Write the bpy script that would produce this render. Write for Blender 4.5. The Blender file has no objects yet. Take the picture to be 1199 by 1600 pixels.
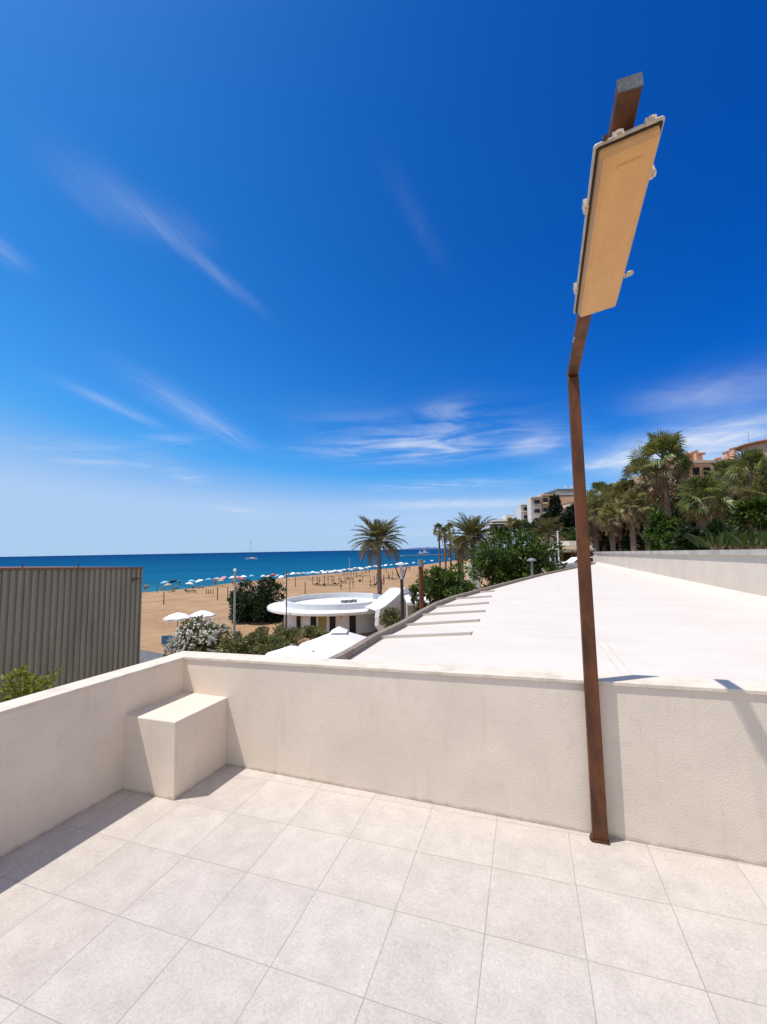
import bpy, math, random
from mathutils import Vector, Matrix
R = random.Random(11)
rad = math.radians
S = bpy.context.scene
COL = S.collection

# ------------------------------------------------------------------ camera
T = 0.41                                   # floor tile edge in metres
FL = 665.28
YAW, PIT, ROL = rad(-18.323), rad(5.07), rad(-1.044)
CAM = Vector((7.6023, -6.0080, 4.1148)) * T
F_ = Vector((math.sin(YAW)*math.cos(PIT), math.cos(YAW)*math.cos(PIT), math.sin(PIT)))
R_ = Vector((math.cos(YAW), -math.sin(YAW), 0)); U_ = R_.cross(F_)
R_, U_ = R_*math.cos(ROL) + U_*math.sin(ROL), U_*math.cos(ROL) - R_*math.sin(ROL)
cam = bpy.data.objects.new('camera', bpy.data.cameras.new('camera'))
COL.objects.link(cam); S.camera = cam
m = Matrix.Identity(4)
for i in range(3):
    m[i][0] = R_[i]; m[i][1] = U_[i]; m[i][2] = -F_[i]; m[i][3] = CAM[i]
cam.matrix_world = m
cam.data.sensor_width = 36; cam.data.lens = FL*36/1600
cam.data.clip_start = 0.05; cam.data.clip_end = 120000

# survey helpers: where a sight line meets a depth or a level
def at(px, py, d): return CAM + (F_ + R_*((px-599.5)/FL) - U_*((py-800)/FL))*d
def onz(px, py, z):
    v = F_ + R_*((px-599.5)/FL) - U_*((py-800)/FL)
    return CAM + v*((z-CAM.z)/v.z)

# ------------------------------------------------------------------ light
S.view_settings.view_transform = 'Standard'; S.view_settings.look = 'None'
S.view_settings.exposure = 0.0; S.view_settings.gamma = 1.0
SUN = Vector((0.375, 0.22, -1.0)).normalized()
sl = bpy.data.lights.new('sun', 'SUN'); sl.energy = 4.6; sl.angle = rad(0.53); sl.color = (1.0, 0.94, 0.85)
so = bpy.data.objects.new('sun', sl); COL.objects.link(so)
so.rotation_euler = SUN.to_track_quat('-Z', 'Y').to_euler(); so.location = (-20, -10, 60)

W = bpy.data.worlds.new('World'); S.world = W; W.use_nodes = True
wn = W.node_tree.nodes; wl = W.node_tree.links
for n in list(wn): wn.remove(n)
def wnode(t, **k):
    n = wn.new(t)
    for a, b in k.items(): setattr(n, a, b)
    return n
def wmath(op, a, b=None, c=None, clamp=False):
    n = wnode('ShaderNodeMath', operation=op); n.use_clamp = clamp
    for i, v in enumerate((a, b, c)):
        if v is None: continue
        if isinstance(v, (int, float)): n.inputs[i].default_value = v
        else: wl.new(v, n.inputs[i])
    return n.outputs[0]
out = wnode('ShaderNodeOutputWorld'); bg = wnode('ShaderNodeBackground')
wl.new(bg.outputs[0], out.inputs[0])
bg.inputs[1].default_value = 0.10
sky = wnode('ShaderNodeTexSky', sky_type='NISHITA'); sky.sun_disc = False
sky.sun_elevation = math.asin(-SUN.z); sky.sun_rotation = math.atan2(-SUN.x, -SUN.y) % (2*math.pi)
sky.altitude = 0; sky.air_density = 1.0; sky.dust_density = 0.35; sky.ozone_density = 3.0
# deep polarised blue overhead, paler toward the horizon and toward the sun's side
tc = wnode('ShaderNodeTexCoord'); sx = wnode('ShaderNodeSeparateXYZ'); wl.new(tc.outputs['Generated'], sx.inputs[0])
sh_ = Vector((-SUN.x, -SUN.y, 0)).normalized()
side = wmath('ADD', wmath('MULTIPLY', sx.outputs[0], sh_.x), wmath('MULTIPLY', sx.outputs[1], sh_.y))
ssp = wnode('ShaderNodeSeparateColor'); wl.new(sky.outputs[0], ssp.inputs[0]); scb = wnode('ShaderNodeCombineColor')
sfade = wmath('MULTIPLY', wmath('SUBTRACT', side, .25), wmath('MINIMUM', wmath('MULTIPLY', wmath('MAXIMUM', sx.outputs[2], 0.0), 3.5), 1.0))
sch = []
for i, (pre, ex, ga, k, top_) in enumerate(((.060, 2.45, 112.0, .9, 4.2), (.086, 1.38, 19.6, .42, 6.15), (.122, 1.10, 14.2, .13, 9.0))):
    v = wmath('MULTIPLY', wmath('POWER', wmath('MULTIPLY', ssp.outputs[i], pre), ex), ga)
    v = wmath('MULTIPLY', v, wmath('MAXIMUM', wmath('MULTIPLY_ADD', sfade, k, 1.0), 0.12))
    v = wmath('SMOOTH_MIN', v, top_, 1.2)
    sch.append(v)
sch[2] = wmath('MAXIMUM', sch[2], wmath('MULTIPLY', sch[1], 1.42)); sch[0] = wmath('MAXIMUM', sch[0], wmath('MULTIPLY_ADD', sch[1], 1.5, -5.0))
for i in range(3): wl.new(sch[i], scb.inputs[i])
SKYOUT = scb.outputs[0]
# thin cirrus on a high flat layer
zz = wmath('MAXIMUM', sx.outputs[2], 0.012)
cpx = wmath('DIVIDE', sx.outputs[0], zz); cpy = wmath('DIVIDE', sx.outputs[1], zz)
hv = at(660, 858, 1) - CAM; hv.z = 0; hv.normalize(); pv = Vector((hv.y, -hv.x, 0))
def planepix(px, py):
    d = at(px, py, 1) - CAM
    q = Vector((d.x/d.z, d.y/d.z, 0)); return q.dot(hv), q.dot(pv)
cu = wmath('ADD', wmath('MULTIPLY', cpx, hv.x), wmath('MULTIPLY', cpy, hv.y))
cv = wmath('ADD', wmath('MULTIPLY', cpx, pv.x), wmath('MULTIPLY', cpy, pv.y))
def streaks(su, sv, off, lo, hi, warp=0.0, detail=9):
    cb = wnode('ShaderNodeCombineXYZ')
    wl.new(wmath('MULTIPLY', cu, su), cb.inputs[0]); wl.new(wmath('MULTIPLY', cv, sv), cb.inputs[1]); cb.inputs[2].default_value = off
    nz = wnode('ShaderNodeTexNoise'); nz.inputs['Scale'].default_value = 1; nz.inputs['Detail'].default_value = detail
    nz.inputs['Roughness'].default_value = 0.58; nz.inputs['Distortion'].default_value = warp
    wl.new(cb.outputs[0], nz.inputs['Vector'])
    mr = wnode('ShaderNodeMapRange', interpolation_type='SMOOTHSTEP')
    mr.inputs[1].default_value = lo; mr.inputs[2].default_value = hi
    wl.new(nz.outputs[0], mr.inputs[0]); return mr.outputs[0]
fine = streaks(0.9, 7.0, 3.1, 0.28, 0.75, 1.2)
wisp = streaks(0.55, 1.5, 7.7, 0.36, 0.70, 1.6)
soft = streaks(2.0, 1.15, 5.2, 0.36, 0.82, 1.3, 11)
fine2 = streaks(2.0, 30.0, 9.4, 0.25, 0.75, 1.0)
texA = wmath('ADD', wmath('ADD', wmath('MULTIPLY', fine2, 0.40), wmath('MULTIPLY', fine, 0.32)), wmath('MULTIPLY', wisp, 0.32))
texC = wmath('ADD', wmath('ADD', wmath('MULTIPLY', soft, 0.45), wmath('MULTIPLY', wisp, 0.28)), 0.34)
texB = wmath('ADD', wmath('MULTIPLY', soft, 0.95), wmath('MULTIPLY', wisp, 0.18))
CIRRUS = [  # start, end (sight lines), half width across, strength, streaky or soft
    ((205, 320), (415, 490), 0.030, 0.24, 0), ((200, 300), (330, 400), 0.06, 0.14, 0), ((120, 330), (225, 290), 0.13, 0.11, 0),
    ((185, 570), (400, 705), 0.13, 0.42, 0), ((80, 585), (260, 672), 0.08, 0.40, 0),
    ((-70, 330), (45, 430), 0.04, 0.28, 0), ((0, 705), (300, 720), 0.6, 0.36, 1), ((210, 680), (330, 700), 0.3, 0.36, 1),
    ((440, 700), (880, 690), 0.75, 0.50, 1), ((590, 700), (760, 700), 0.5, 0.26, 1), ((880, 740), (1400, 610), 0.60, 0.95, 2), ((900, 745), (1330, 690), 0.9, 0.80, 2), ((980, 650), (1300, 570), 0.38, 0.40, 2),
    ((540, 790), (900, 785), 0.9, 0.62, 2), ((560, 765), (860, 755), 0.7, 0.4, 1), ((640, 652), (740, 648), 0.35, 0.30, 1), ((780, 700), (900, 690), 0.45, 0.55, 2),
    ((560, 838), (900, 825), 6.0, 0.40, 1), ((590, 230), (700, 430), 0.03, 0.035, 0), ((260, 745), (330, 747), 0.5, 0.4, 1), ((350, 800), (420, 798), 1.2, 0.4, 1)]
tot = None
for (a, b, w, k, ty) in CIRRUS:
    a = planepix(*a); b = planepix(*b)
    ax = Vector((b[0]-a[0], b[1]-a[1])); ln = ax.length/2; ax.normalize()
    c0 = ((a[0]+b[0])/2, (a[1]+b[1])/2)
    al = wmath('MULTIPLY', wmath('ADD', wmath('ADD', wmath('MULTIPLY', cu, ax.x), wmath('MULTIPLY', cv, ax.y)), -(c0[0]*ax.x + c0[1]*ax.y)), 1.35/ln)
    be = wmath('MULTIPLY', wmath('ADD', wmath('ADD', wmath('MULTIPLY', cu, -ax.y), wmath('MULTIPLY', cv, ax.x)), -(-c0[0]*ax.y + c0[1]*ax.x)), 1/w)
    q = wmath('ADD', wmath('POWER', wmath('ABSOLUTE', al), 2.6), wmath('POWER', wmath('ABSOLUTE', be), 2))
    g = wmath('MULTIPLY', wmath('POWER', 2.71828, wmath('MULTIPLY', q, -1.0)), k)
    g = wmath('MULTIPLY', g, (texA, texB, texC)[ty])
    tot = g if tot is None else wmath('ADD', tot, g)
cl = wmath('MULTIPLY', wmath('MINIMUM', tot, 0.85), 1.0)
cmix = wnode('ShaderNodeMix', data_type='RGBA'); wl.new(cl, cmix.inputs[0])
wl.new(SKYOUT, cmix.inputs[6]); cmix.inputs[7].default_value = (8.5, 8.9, 9.5, 1)
# unseen bright cloud veil added behind the terrace to warm the shade, and the pale aureole round the sun
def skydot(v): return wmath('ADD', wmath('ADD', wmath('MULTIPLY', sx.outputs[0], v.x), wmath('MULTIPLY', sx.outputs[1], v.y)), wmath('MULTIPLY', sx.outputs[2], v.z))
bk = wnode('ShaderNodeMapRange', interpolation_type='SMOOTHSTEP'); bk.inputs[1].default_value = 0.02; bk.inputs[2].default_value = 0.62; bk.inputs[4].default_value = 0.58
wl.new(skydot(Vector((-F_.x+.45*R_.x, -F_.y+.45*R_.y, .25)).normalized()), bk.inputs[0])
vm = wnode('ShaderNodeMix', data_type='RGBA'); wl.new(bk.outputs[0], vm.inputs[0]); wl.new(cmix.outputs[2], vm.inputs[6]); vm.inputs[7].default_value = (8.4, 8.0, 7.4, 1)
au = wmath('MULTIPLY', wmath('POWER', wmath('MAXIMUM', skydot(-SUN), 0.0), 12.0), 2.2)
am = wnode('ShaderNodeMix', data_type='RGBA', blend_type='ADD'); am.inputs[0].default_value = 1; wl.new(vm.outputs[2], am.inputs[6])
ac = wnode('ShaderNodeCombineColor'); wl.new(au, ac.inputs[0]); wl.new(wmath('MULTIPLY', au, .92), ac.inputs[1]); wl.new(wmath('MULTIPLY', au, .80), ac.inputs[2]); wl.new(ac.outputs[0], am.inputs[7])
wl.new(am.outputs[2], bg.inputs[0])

# ------------------------------------------------------------------ mesh builder
class MB:
    def __init__(s): s.v = []; s.f = []; s.mi = []; s.cur = 0
    def add(s, vs, fs):
        b = len(s.v); s.v += [tuple(p) for p in vs]
        for f in fs: s.f.append([b+i for i in f]); s.mi.append(s.cur)
        return s
    def hexa(s, p):        # 4 bottom (ccw seen from above), 4 top
        return s.add(p, [(3,2,1,0), (4,5,6,7), (0,1,5,4), (1,2,6,5), (2,3,7,6), (3,0,4,7)])
    def box(s, c, sz, X=(1,0,0), Y=(0,1,0), Z=(0,0,1)):
        c = Vector(c); X = Vector(X)*sz[0]/2; Y = Vector(Y)*sz[1]/2; Z = Vector(Z)*sz[2]/2
        return s.hexa([c-X-Y-Z, c+X-Y-Z, c+X+Y-Z, c-X+Y-Z, c-X-Y+Z, c+X-Y+Z, c+X+Y+Z, c-X+Y+Z])
    def bar(s, a, b, w, h=None, w2=None, h2=None, up=(0,0,1)):
        a = Vector(a); b = Vector(b); h = h or w; w2 = w2 or w; h2 = h2 or h
        d = (b-a).normalized(); up = Vector(up)
        if abs(d.dot(up)) > 0.98: up = Vector((0,1,0))
        x = d.cross(up).normalized(); y = x.cross(d)
        q = []
        for p, ww, hh in ((a, w, h), (b, w2, h2)):
            q += [p-x*ww/2-y*hh/2, p+x*ww/2-y*hh/2, p+x*ww/2+y*hh/2, p-x*ww/2+y*hh/2]
        return s.add(q, [(0,1,2,3), (7,6,5,4), (1,0,4,5), (2,1,5,6), (3,2,6,7), (0,3,7,4)])
    def tube(s, pts, rs, n=8, cap=True):
        pts = [Vector(p) for p in pts]
        if isinstance(rs, (int, float)): rs = [rs]*len(pts)
        b = len(s.v); vs = []; fs = []
        x = None
        for i, p in enumerate(pts):
            d = (pts[min(i+1, len(pts)-1)] - pts[max(i-1, 0)]).normalized()
            if x is None:
                up = Vector((0,0,1)) if abs(d.z) < 0.9 else Vector((1,0,0))
                x = d.cross(up).normalized()
            else: x = (x - d*x.dot(d)).normalized()
            y = d.cross(x)
            for k in range(n):
                t = 2*math.pi*k/n; vs.append(p + (x*math.cos(t)+y*math.sin(t))*rs[i])
        for i in range(len(pts)-1):
            for k in range(n):
                k2 = (k+1) % n; fs.append((i*n+k, i*n+k2, (i+1)*n+k2, (i+1)*n+k))
        if cap: fs.append(tuple(range(n))[::-1]); fs.append(tuple((len(pts)-1)*n+k for k in range(n)))
        return s.add(vs, fs)
    def lathe(s, c, prof, n=24, a0=0, a1=2*math.pi, sx=1, sy=1):
        c = Vector(c); full = abs(a1-a0-2*math.pi) < 1e-6; m_ = n if full else n+1
        vs = []; fs = []
        for (r, z) in prof:
            for k in range(m_):
                t = a0+(a1-a0)*k/n; vs.append(c+Vector((r*math.cos(t)*sx, r*math.sin(t)*sy, z)))
        for i in range(len(prof)-1):
            for k in range(n):
                k2 = (k+1) % m_; fs.append((i*m_+k, i*m_+k2, (i+1)*m_+k2, (i+1)*m_+k))
        return s.add(vs, fs)
    def prism(s, poly, z0, z1):
        n = len(poly); vs = [(p[0], p[1], z0) for p in poly]+[(p[0], p[1], z1) for p in poly]
        return s.add(vs, [tuple(range(n))[::-1], tuple(range(n, 2*n))] + [(i, (i+1) % n, n+(i+1) % n, n+i) for i in range(n)])
    def extrude(s, pts, vec):
        n = len(pts); vec = Vector(vec); vs = [Vector(p) for p in pts]+[Vector(p)+vec for p in pts]
        return s.add(vs, [tuple(range(n))[::-1], tuple(range(n, 2*n))] + [(i, (i+1) % n, n+(i+1) % n, n+i) for i in range(n)])
    def build(s, name, mat, parent=None, smooth=False, base=None, bevel=0):
        me = bpy.data.meshes.new(name)
        o0 = Vector(base) if base is not None else (Vector(parent['_o']) if parent is not None else Vector())
        me.from_pydata([(p[0]-o0.x, p[1]-o0.y, p[2]-o0.z) for p in s.v], [], s.f)
        for mm in (mat if isinstance(mat, (list, tuple)) else [mat]): me.materials.append(mm)
        if any(s.mi): me.polygons.foreach_set('material_index', s.mi)
        if smooth: me.polygons.foreach_set('use_smooth', [True]*len(me.polygons))
        me.update()
        o = bpy.data.objects.new(name, me); COL.objects.link(o)
        o['_o'] = tuple(o0)
        if parent is not None: o.parent = parent
        else: o.location = o0
        if bevel:
            bv = o.modifiers.new('bevel', 'BEVEL'); bv.width = bevel; bv.segments = 2; bv.limit_method = 'ANGLE'
        return o
def tag(o, label=None, cat=None, group=None, kind=None):
    for k, v in (('label', label), ('category', cat), ('group', group), ('kind', kind)):
        if v: o[k] = v
    return o
def thing(name, label, cat, loc, group=None):
    o = bpy.data.objects.new(name, None); COL.objects.link(o); o.location = loc; o['_o'] = tuple(loc); o.empty_display_size = .2
    return tag(o, label, cat, group)
def dup(root, loc, label, rz=0.0, sc=1.0):
    r = root.copy(); COL.objects.link(r); r.location = loc; r.rotation_euler = (0, 0, rz); r.scale = (sc, sc, sc); r['label'] = label
    for ch in list(root.children):
        c = ch.copy(); COL.objects.link(c); c.parent = r
        for g in list(ch.children):
            d = g.copy(); COL.objects.link(d); d.parent = c
    return r
ORD = ['first','second','third','fourth','fifth','sixth','seventh','eighth','ninth','tenth','eleventh','twelfth','thirteenth','fourteenth','fifteenth','sixteenth','seventeenth','eighteenth','nineteenth','twentieth','twenty-first','twenty-second','twenty-third','twenty-fourth','twenty-fifth','twenty-sixth','twenty-seventh','twenty-eighth','twenty-ninth','thirtieth']

# ------------------------------------------------------------------ materials
def newmat(name):
    mt = bpy.data.materials.new(name); mt.use_nodes = True
    return mt, mt.node_tree.nodes, mt.node_tree.links, mt.node_tree.nodes['Principled BSDF']
def M(name, col, rough=.75, var=.12, scale=4.0, bump=0.0, bscale=60.0, metal=0.0, spec=.4, stretch=None, col2=None, lo=.35, hi=.65, bdist=.01):
    mt, n, l, p = newmat(name)
    p.inputs['Roughness'].default_value = rough; p.inputs['Metallic'].default_value = metal
    p.inputs['Specular IOR Level'].default_value = spec
    g = n.new('ShaderNodeNewGeometry'); mp = n.new('ShaderNodeMapping'); l.new(g.outputs['Position'], mp.inputs[0])
    if stretch: mp.inputs['Scale'].default_value = stretch
    nz = n.new('ShaderNodeTexNoise'); nz.inputs['Scale'].default_value = scale; nz.inputs['Detail'].default_value = 8
    nz.inputs['Roughness'].default_value = .62
    l.new(mp.outputs[0], nz.inputs['Vector'])
    cr = n.new('ShaderNodeValToRGB'); cr.color_ramp.elements[0].position = lo; cr.color_ramp.elements[1].position = hi
    a = col2 or tuple(c*(1-var) for c in col); b = col if col2 else tuple(min(1, c*(1+var)) for c in col)
    cr.color_ramp.elements[0].color = a+(1,); cr.color_ramp.elements[1].color = b+(1,)
    l.new(nz.outputs[0], cr.inputs[0]); l.new(cr.outputs[0], p.inputs['Base Color'])
    if bump:
        nb = n.new('ShaderNodeTexNoise'); nb.inputs['Scale'].default_value = bscale; nb.inputs['Detail'].default_value = 5
        l.new(g.outputs['Position'], nb.inputs['Vector'])
        bp = n.new('ShaderNodeBump'); bp.inputs['Strength'].default_value = bump; bp.inputs['Distance'].default_value = bdist
        l.new(nb.outputs[0], bp.inputs['Height']); l.new(bp.outputs[0], p.inputs['Normal'])
    return mt
def LEAF(name, c1, c2, trans=.25, rough=.55, vscale=.7):
    mt, n, l, p = newmat(name)
    g = n.new('ShaderNodeNewGeometry')
    nz = n.new('ShaderNodeTexNoise'); nz.inputs['Scale'].default_value = vscale; nz.inputs['Detail'].default_value = 3; l.new(g.outputs['Position'], nz.inputs['Vector'])
    ad = n.new('ShaderNodeMath'); ad.operation = 'MULTIPLY_ADD'; l.new(g.outputs['Random Per Island'], ad.inputs[0]); ad.inputs[1].default_value = .6
    l.new(nz.outputs[0], ad.inputs[2])
    mr = n.new('ShaderNodeMapRange'); mr.inputs[1].default_value = .35; mr.inputs[2].default_value = 1.2; l.new(ad.outputs[0], mr.inputs[0])
    mx = n.new('ShaderNodeMix'); mx.data_type = 'RGBA'; l.new(mr.outputs[0], mx.inputs[0]); mx.inputs[6].default_value = c1+(1,); mx.inputs[7].default_value = c2+(1,)
    l.new(mx.outputs[2], p.inputs['Base Color']); p.inputs['Roughness'].default_value = rough; p.inputs['Specular IOR Level'].default_value = .35
    tr = n.new('ShaderNodeBsdfTranslucent'); hs = n.new('ShaderNodeHueSaturation'); hs.inputs['Value'].default_value = 1.5; l.new(mx.outputs[2], hs.inputs['Color']); l.new(hs.outputs[0], tr.inputs[0])
    ms = n.new('ShaderNodeMixShader'); ms.inputs[0].default_value = trans; l.new(p.outputs[0], ms.inputs[1]); l.new(tr.outputs[0], ms.inputs[2])
    l.new(ms.outputs[0], n['Material Output'].inputs[0])
    return mt

def make_plaster(name, col):
    mt, n, l, p = newmat(name); p.inputs['Roughness'].default_value = .85; p.inputs['Specular IOR Level'].default_value = .2
    g = n.new('ShaderNodeNewGeometry')
    def noise(sc, det, st=None):
        z = n.new('ShaderNodeTexNoise'); z.inputs['Scale'].default_value = sc; z.inputs['Detail'].default_value = det
        if st:
            mp = n.new('ShaderNodeMapping'); mp.inputs['Scale'].default_value = st; l.new(g.outputs['Position'], mp.inputs[0]); l.new(mp.outputs[0], z.inputs[0])
        else: l.new(g.outputs['Position'], z.inputs[0])
        return z.outputs[0]
    def mix(fac, a, b):
        mx = n.new('ShaderNodeMix'); mx.data_type = 'RGBA'; l.new(fac, mx.inputs[0])
        for i, v in ((6, a), (7, b)):
            if isinstance(v, tuple): mx.inputs[i].default_value = v+(1,)
            else: l.new(v, mx.inputs[i])
        return mx.outputs[2]
    def rng(v, lo, hi, a=0., b=1.):
        mr = n.new('ShaderNodeMapRange'); mr.inputs[1].default_value = lo; mr.inputs[2].default_value = hi; mr.inputs[3].default_value = a; mr.inputs[4].default_value = b; l.new(v, mr.inputs[0]); return mr.outputs[0]
    c = mix(rng(noise(2.2, 6), .35, .68), tuple(x*.93 for x in col), tuple(x*1.04 for x in col))
    c = mix(rng(noise(14, 8), .54, .78, 0, .45), c, tuple(x*.82 for x in col))                      # worn patches
    c = mix(rng(noise(3.2, 6, (5, 5, .45)), .57, .80, 0, .32), c, (col[0]*.74, col[1]*.68, col[2]*.62))  # run-down streaks
    sp = n.new('ShaderNodeSeparateXYZ'); l.new(g.outputs['Position'], sp.inputs[0])
    nd = n.new('ShaderNodeMath'); nd.operation = 'MULTIPLY_ADD'; l.new(noise(16, 5), nd.inputs[0]); nd.inputs[1].default_value = -.045; l.new(sp.outputs[2], nd.inputs[2])
    c = mix(rng(nd.outputs[0], -.030, .004, .62, 0), c, (.17, .12, .08))                              # dirt along the floor joint
    l.new(c, p.inputs['Base Color'])
    nb = n.new('ShaderNodeTexVoronoi'); nb.inputs['Scale'].default_value = 150; nb.feature = 'SMOOTH_F1'; l.new(g.outputs['Position'], nb.inputs['Vector'])
    ns = noise(120, 6)
    ma = n.new('ShaderNodeMath'); ma.operation = 'ADD'; l.new(nb.outputs[0], ma.inputs[0]); l.new(ns, ma.inputs[1])
    nl = noise(4, 3); mb = n.new('ShaderNodeMath'); mb.operation = 'MULTIPLY_ADD'; l.new(nl, mb.inputs[0]); mb.inputs[1].default_value = .7; l.new(ma.outputs[0], mb.inputs[2])
    bp = n.new('ShaderNodeBump'); bp.inputs['Strength'].default_value = .30; bp.inputs['Distance'].default_value = .0035
    l.new(mb.outputs[0], bp.inputs['Height']); l.new(bp.outputs[0], p.inputs['Normal'])
    return mt
plaster = make_plaster('plaster', (.742, .642, .538))
coping_m = M('coping_render', (.68, .60, .505), .85, .10, 6, .35, 70, col2=(.50, .415, .335), lo=.22, hi=.50)

def make_tile():
    mt, n, l, p = newmat('floor_tile'); p.inputs['Roughness'].default_value = .42; p.inputs['Specular IOR Level'].default_value = .35
    g = n.new('ShaderNodeNewGeometry'); sp = n.new('ShaderNodeSeparateXYZ'); l.new(g.outputs['Position'], sp.inputs[0])
    def mth(op, a, b=None, c=None):
        q = n.new('ShaderNodeMath'); q.operation = op
        for i, v in enumerate((a, b, c)):
            if v is None: continue
            if isinstance(v, (int, float)): q.inputs[i].default_value = v
            else: l.new(v, q.inputs[i])
        return q.outputs[0]
    ux = mth('DIVIDE', sp.outputs[0], T); uy = mth('DIVIDE', sp.outputs[1], T)
    fx = mth('ABSOLUTE', mth('SUBTRACT', mth('FRACT', ux), .5)); fy = mth('ABSOLUTE', mth('SUBTRACT', mth('FRACT', uy), .5))
    ed = mth('MULTIPLY', mth('SUBTRACT', .5, mth('MAXIMUM', fx, fy)), T)          # metres to the nearest joint
    gr = n.new('ShaderNodeMapRange'); l.new(ed, gr.inputs[0]); gr.inputs[1].default_value = .0011; gr.inputs[2].default_value = .0020
    cb = n.new('ShaderNodeCombineXYZ'); l.new(mth('FLOOR', ux), cb.inputs[0]); l.new(mth('FLOOR', uy), cb.inputs[1])
    wnz = n.new('ShaderNodeTexWhiteNoise'); wnz.noise_dimensions = '2D'; l.new(cb.outputs[0], wnz.inputs['Vector'])
    # per-tile shifted mottling
    sh = n.new('ShaderNodeVectorMath'); sh.operation = 'MULTIPLY_ADD'; l.new(wnz.outputs['Color'], sh.inputs[0]); sh.inputs[1].default_value = (9, 9, 9); l.new(g.outputs['Position'], sh.inputs[2])
    wv = n.new('ShaderNodeTexNoise'); wv.inputs['Scale'].default_value = 42; wv.inputs['Detail'].default_value = 4; wv.inputs['Distortion'].default_value = 2.6; l.new(sh.outputs[0], wv.inputs['Vector'])
    big = n.new('ShaderNodeTexNoise'); big.inputs['Scale'].default_value = 7; big.inputs['Detail'].default_value = 7; l.new(sh.outputs[0], big.inputs['Vector'])
    v = mth('MULTIPLY_ADD', wv.outputs[0], .9, mth('MULTIPLY_ADD', big.outputs[0], .55, mth('MULTIPLY', wnz.outputs['Value'], .08)))
    mr = n.new('ShaderNodeMapRange'); l.new(v, mr.inputs[0]); mr.inputs[1].default_value = .52; mr.inputs[2].default_value = 1.0
    mx = n.new('ShaderNodeMix'); mx.data_type = 'RGBA'; l.new(mr.outputs[0], mx.inputs[0]); mx.inputs[6].default_value = (.420, .378, .342, 1); mx.inputs[7].default_value = (.590, .536, .490, 1)
    st = n.new('ShaderNodeTexNoise'); st.inputs['Scale'].default_value = 60; st.inputs['Detail'].default_value = 2; l.new(g.outputs['Position'], st.inputs[0])
    sr = n.new('ShaderNodeMapRange'); l.new(st.outputs[0], sr.inputs[0]); sr.inputs[1].default_value = .74; sr.inputs[2].default_value = .80; sr.inputs[4].default_value = .5
    m3 = n.new('ShaderNodeMix'); m3.data_type = 'RGBA'; l.new(sr.outputs[0], m3.inputs[0]); l.new(mx.outputs[2], m3.inputs[6]); m3.inputs[7].default_value = (.30, .26, .23, 1)
    wm_ = n.new('ShaderNodeTexNoise'); wm_.inputs['Scale'].default_value = 1.7; wm_.inputs['Detail'].default_value = 9; wm_.inputs['Roughness'].default_value = .68; l.new(g.outputs['Position'], wm_.inputs[0])
    wr_ = n.new('ShaderNodeMapRange'); l.new(wm_.outputs[0], wr_.inputs[0]); wr_.inputs[1].default_value = .50; wr_.inputs[2].default_value = .72; wr_.inputs[4].default_value = .12
    m4 = n.new('ShaderNodeMix'); m4.data_type = 'RGBA'; l.new(wr_.outputs[0], m4.inputs[0]); l.new(m3.outputs[2], m4.inputs[6]); m4.inputs[7].default_value = (.36, .32, .28, 1)
    m3 = m4
    m2 = n.new('ShaderNodeMix'); m2.data_type = 'RGBA'; l.new(gr.outputs[0], m2.inputs[0]); l.new(m3.outputs[2], m2.inputs[7])
    gn = n.new('ShaderNodeTexNoise'); gn.inputs['Scale'].default_value = 2.5; l.new(g.outputs['Position'], gn.inputs[0])
    gc = n.new('ShaderNodeMix'); gc.data_type = 'RGBA'; l.new(gn.outputs[0], gc.inputs[0]); gc.inputs[6].default_value = (.20, .18, .165, 1); gc.inputs[7].default_value = (.42, .39, .36, 1)
    l.new(gc.outputs[2], m2.inputs[6]); l.new(m2.outputs[2], p.inputs['Base Color'])
    bp = n.new('ShaderNodeBump'); bp.inputs['Strength'].default_value = .5; bp.inputs['Distance'].default_value = .002
    hh = mth('ADD', mth('MULTIPLY', gr.outputs[0], 1.0), mth('MULTIPLY', wv.outputs[0], .35)); l.new(hh, bp.inputs['Height']); l.new(bp.outputs[0], p.inputs['Normal'])
    return mt
tile_m = make_tile()
roof_m = M('white_roof_paint', (.665, .61, .55), .7, .04, 2.2, .25, 40, stretch=(.5, 1.2, 1), col2=(.615, .56, .495), lo=.30, hi=.62)
kerb_m = M('kerb_concrete', (.25, .205, .17), .85, .2, 8, .3, 60)
white_m = M('white_paint', (.76, .76, .76), .6, .04, 2, .1, 30)
cream_m = M('cream_wall', (.62, .55, .46), .8, .08, 2.5, .2, 50)
rust_m = M('rusty_brown_paint', (.150, .050, .015), .62, .2, 11, .35, 45, col2=(.045, .017, .008), stretch=(1, 1, .35), lo=.30, hi=.62, bdist=.003)
dark_rust = M('dark_brown_paint', (.085, .036, .020), .5, .2, 12, .3, 60, col2=(.040, .018, .012), bdist=.003)
steel_end = M('weathered_steel', (.10, .105, .115), .5, .2, 30, .2, 80, metal=.2)
housing_m = M('cream_plastic', (.62, .56, .46), .45, .1, 14, .1, 90, col2=(.44, .37, .27))
diffuser_m = M('yellowed_plastic', (.66, .37, .135), .35, .12, 6, .08, 60, stretch=(2.5, .9, 1), col2=(.575, .31, .105), lo=.34, hi=.66)
gasket_m = M('black_gasket', (.03, .022, .015), .7)
metal_sheet = M('olive_grey_sheet', (.30, .305, .25), .55, .1, 2.0, .08, 25, stretch=(1, 1, .15), col2=(.215, .22, .18))
trim_m = M('red_brown_trim', (.20, .10, .07), .6, .2, 6)
sand_m = M('beach_sand', (.405, .262, .150), .95, .1, .22, .9, 2.2, col2=(.315, .195, .108), spec=.1, bdist=.18)
path_m = M('grey_asphalt', (.13, .13, .135), .9, .15, 1.5, .3, 30)
bark_m = M('bark', (.14, .10, .07), .9, .35, 6, .6, 20)
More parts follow.
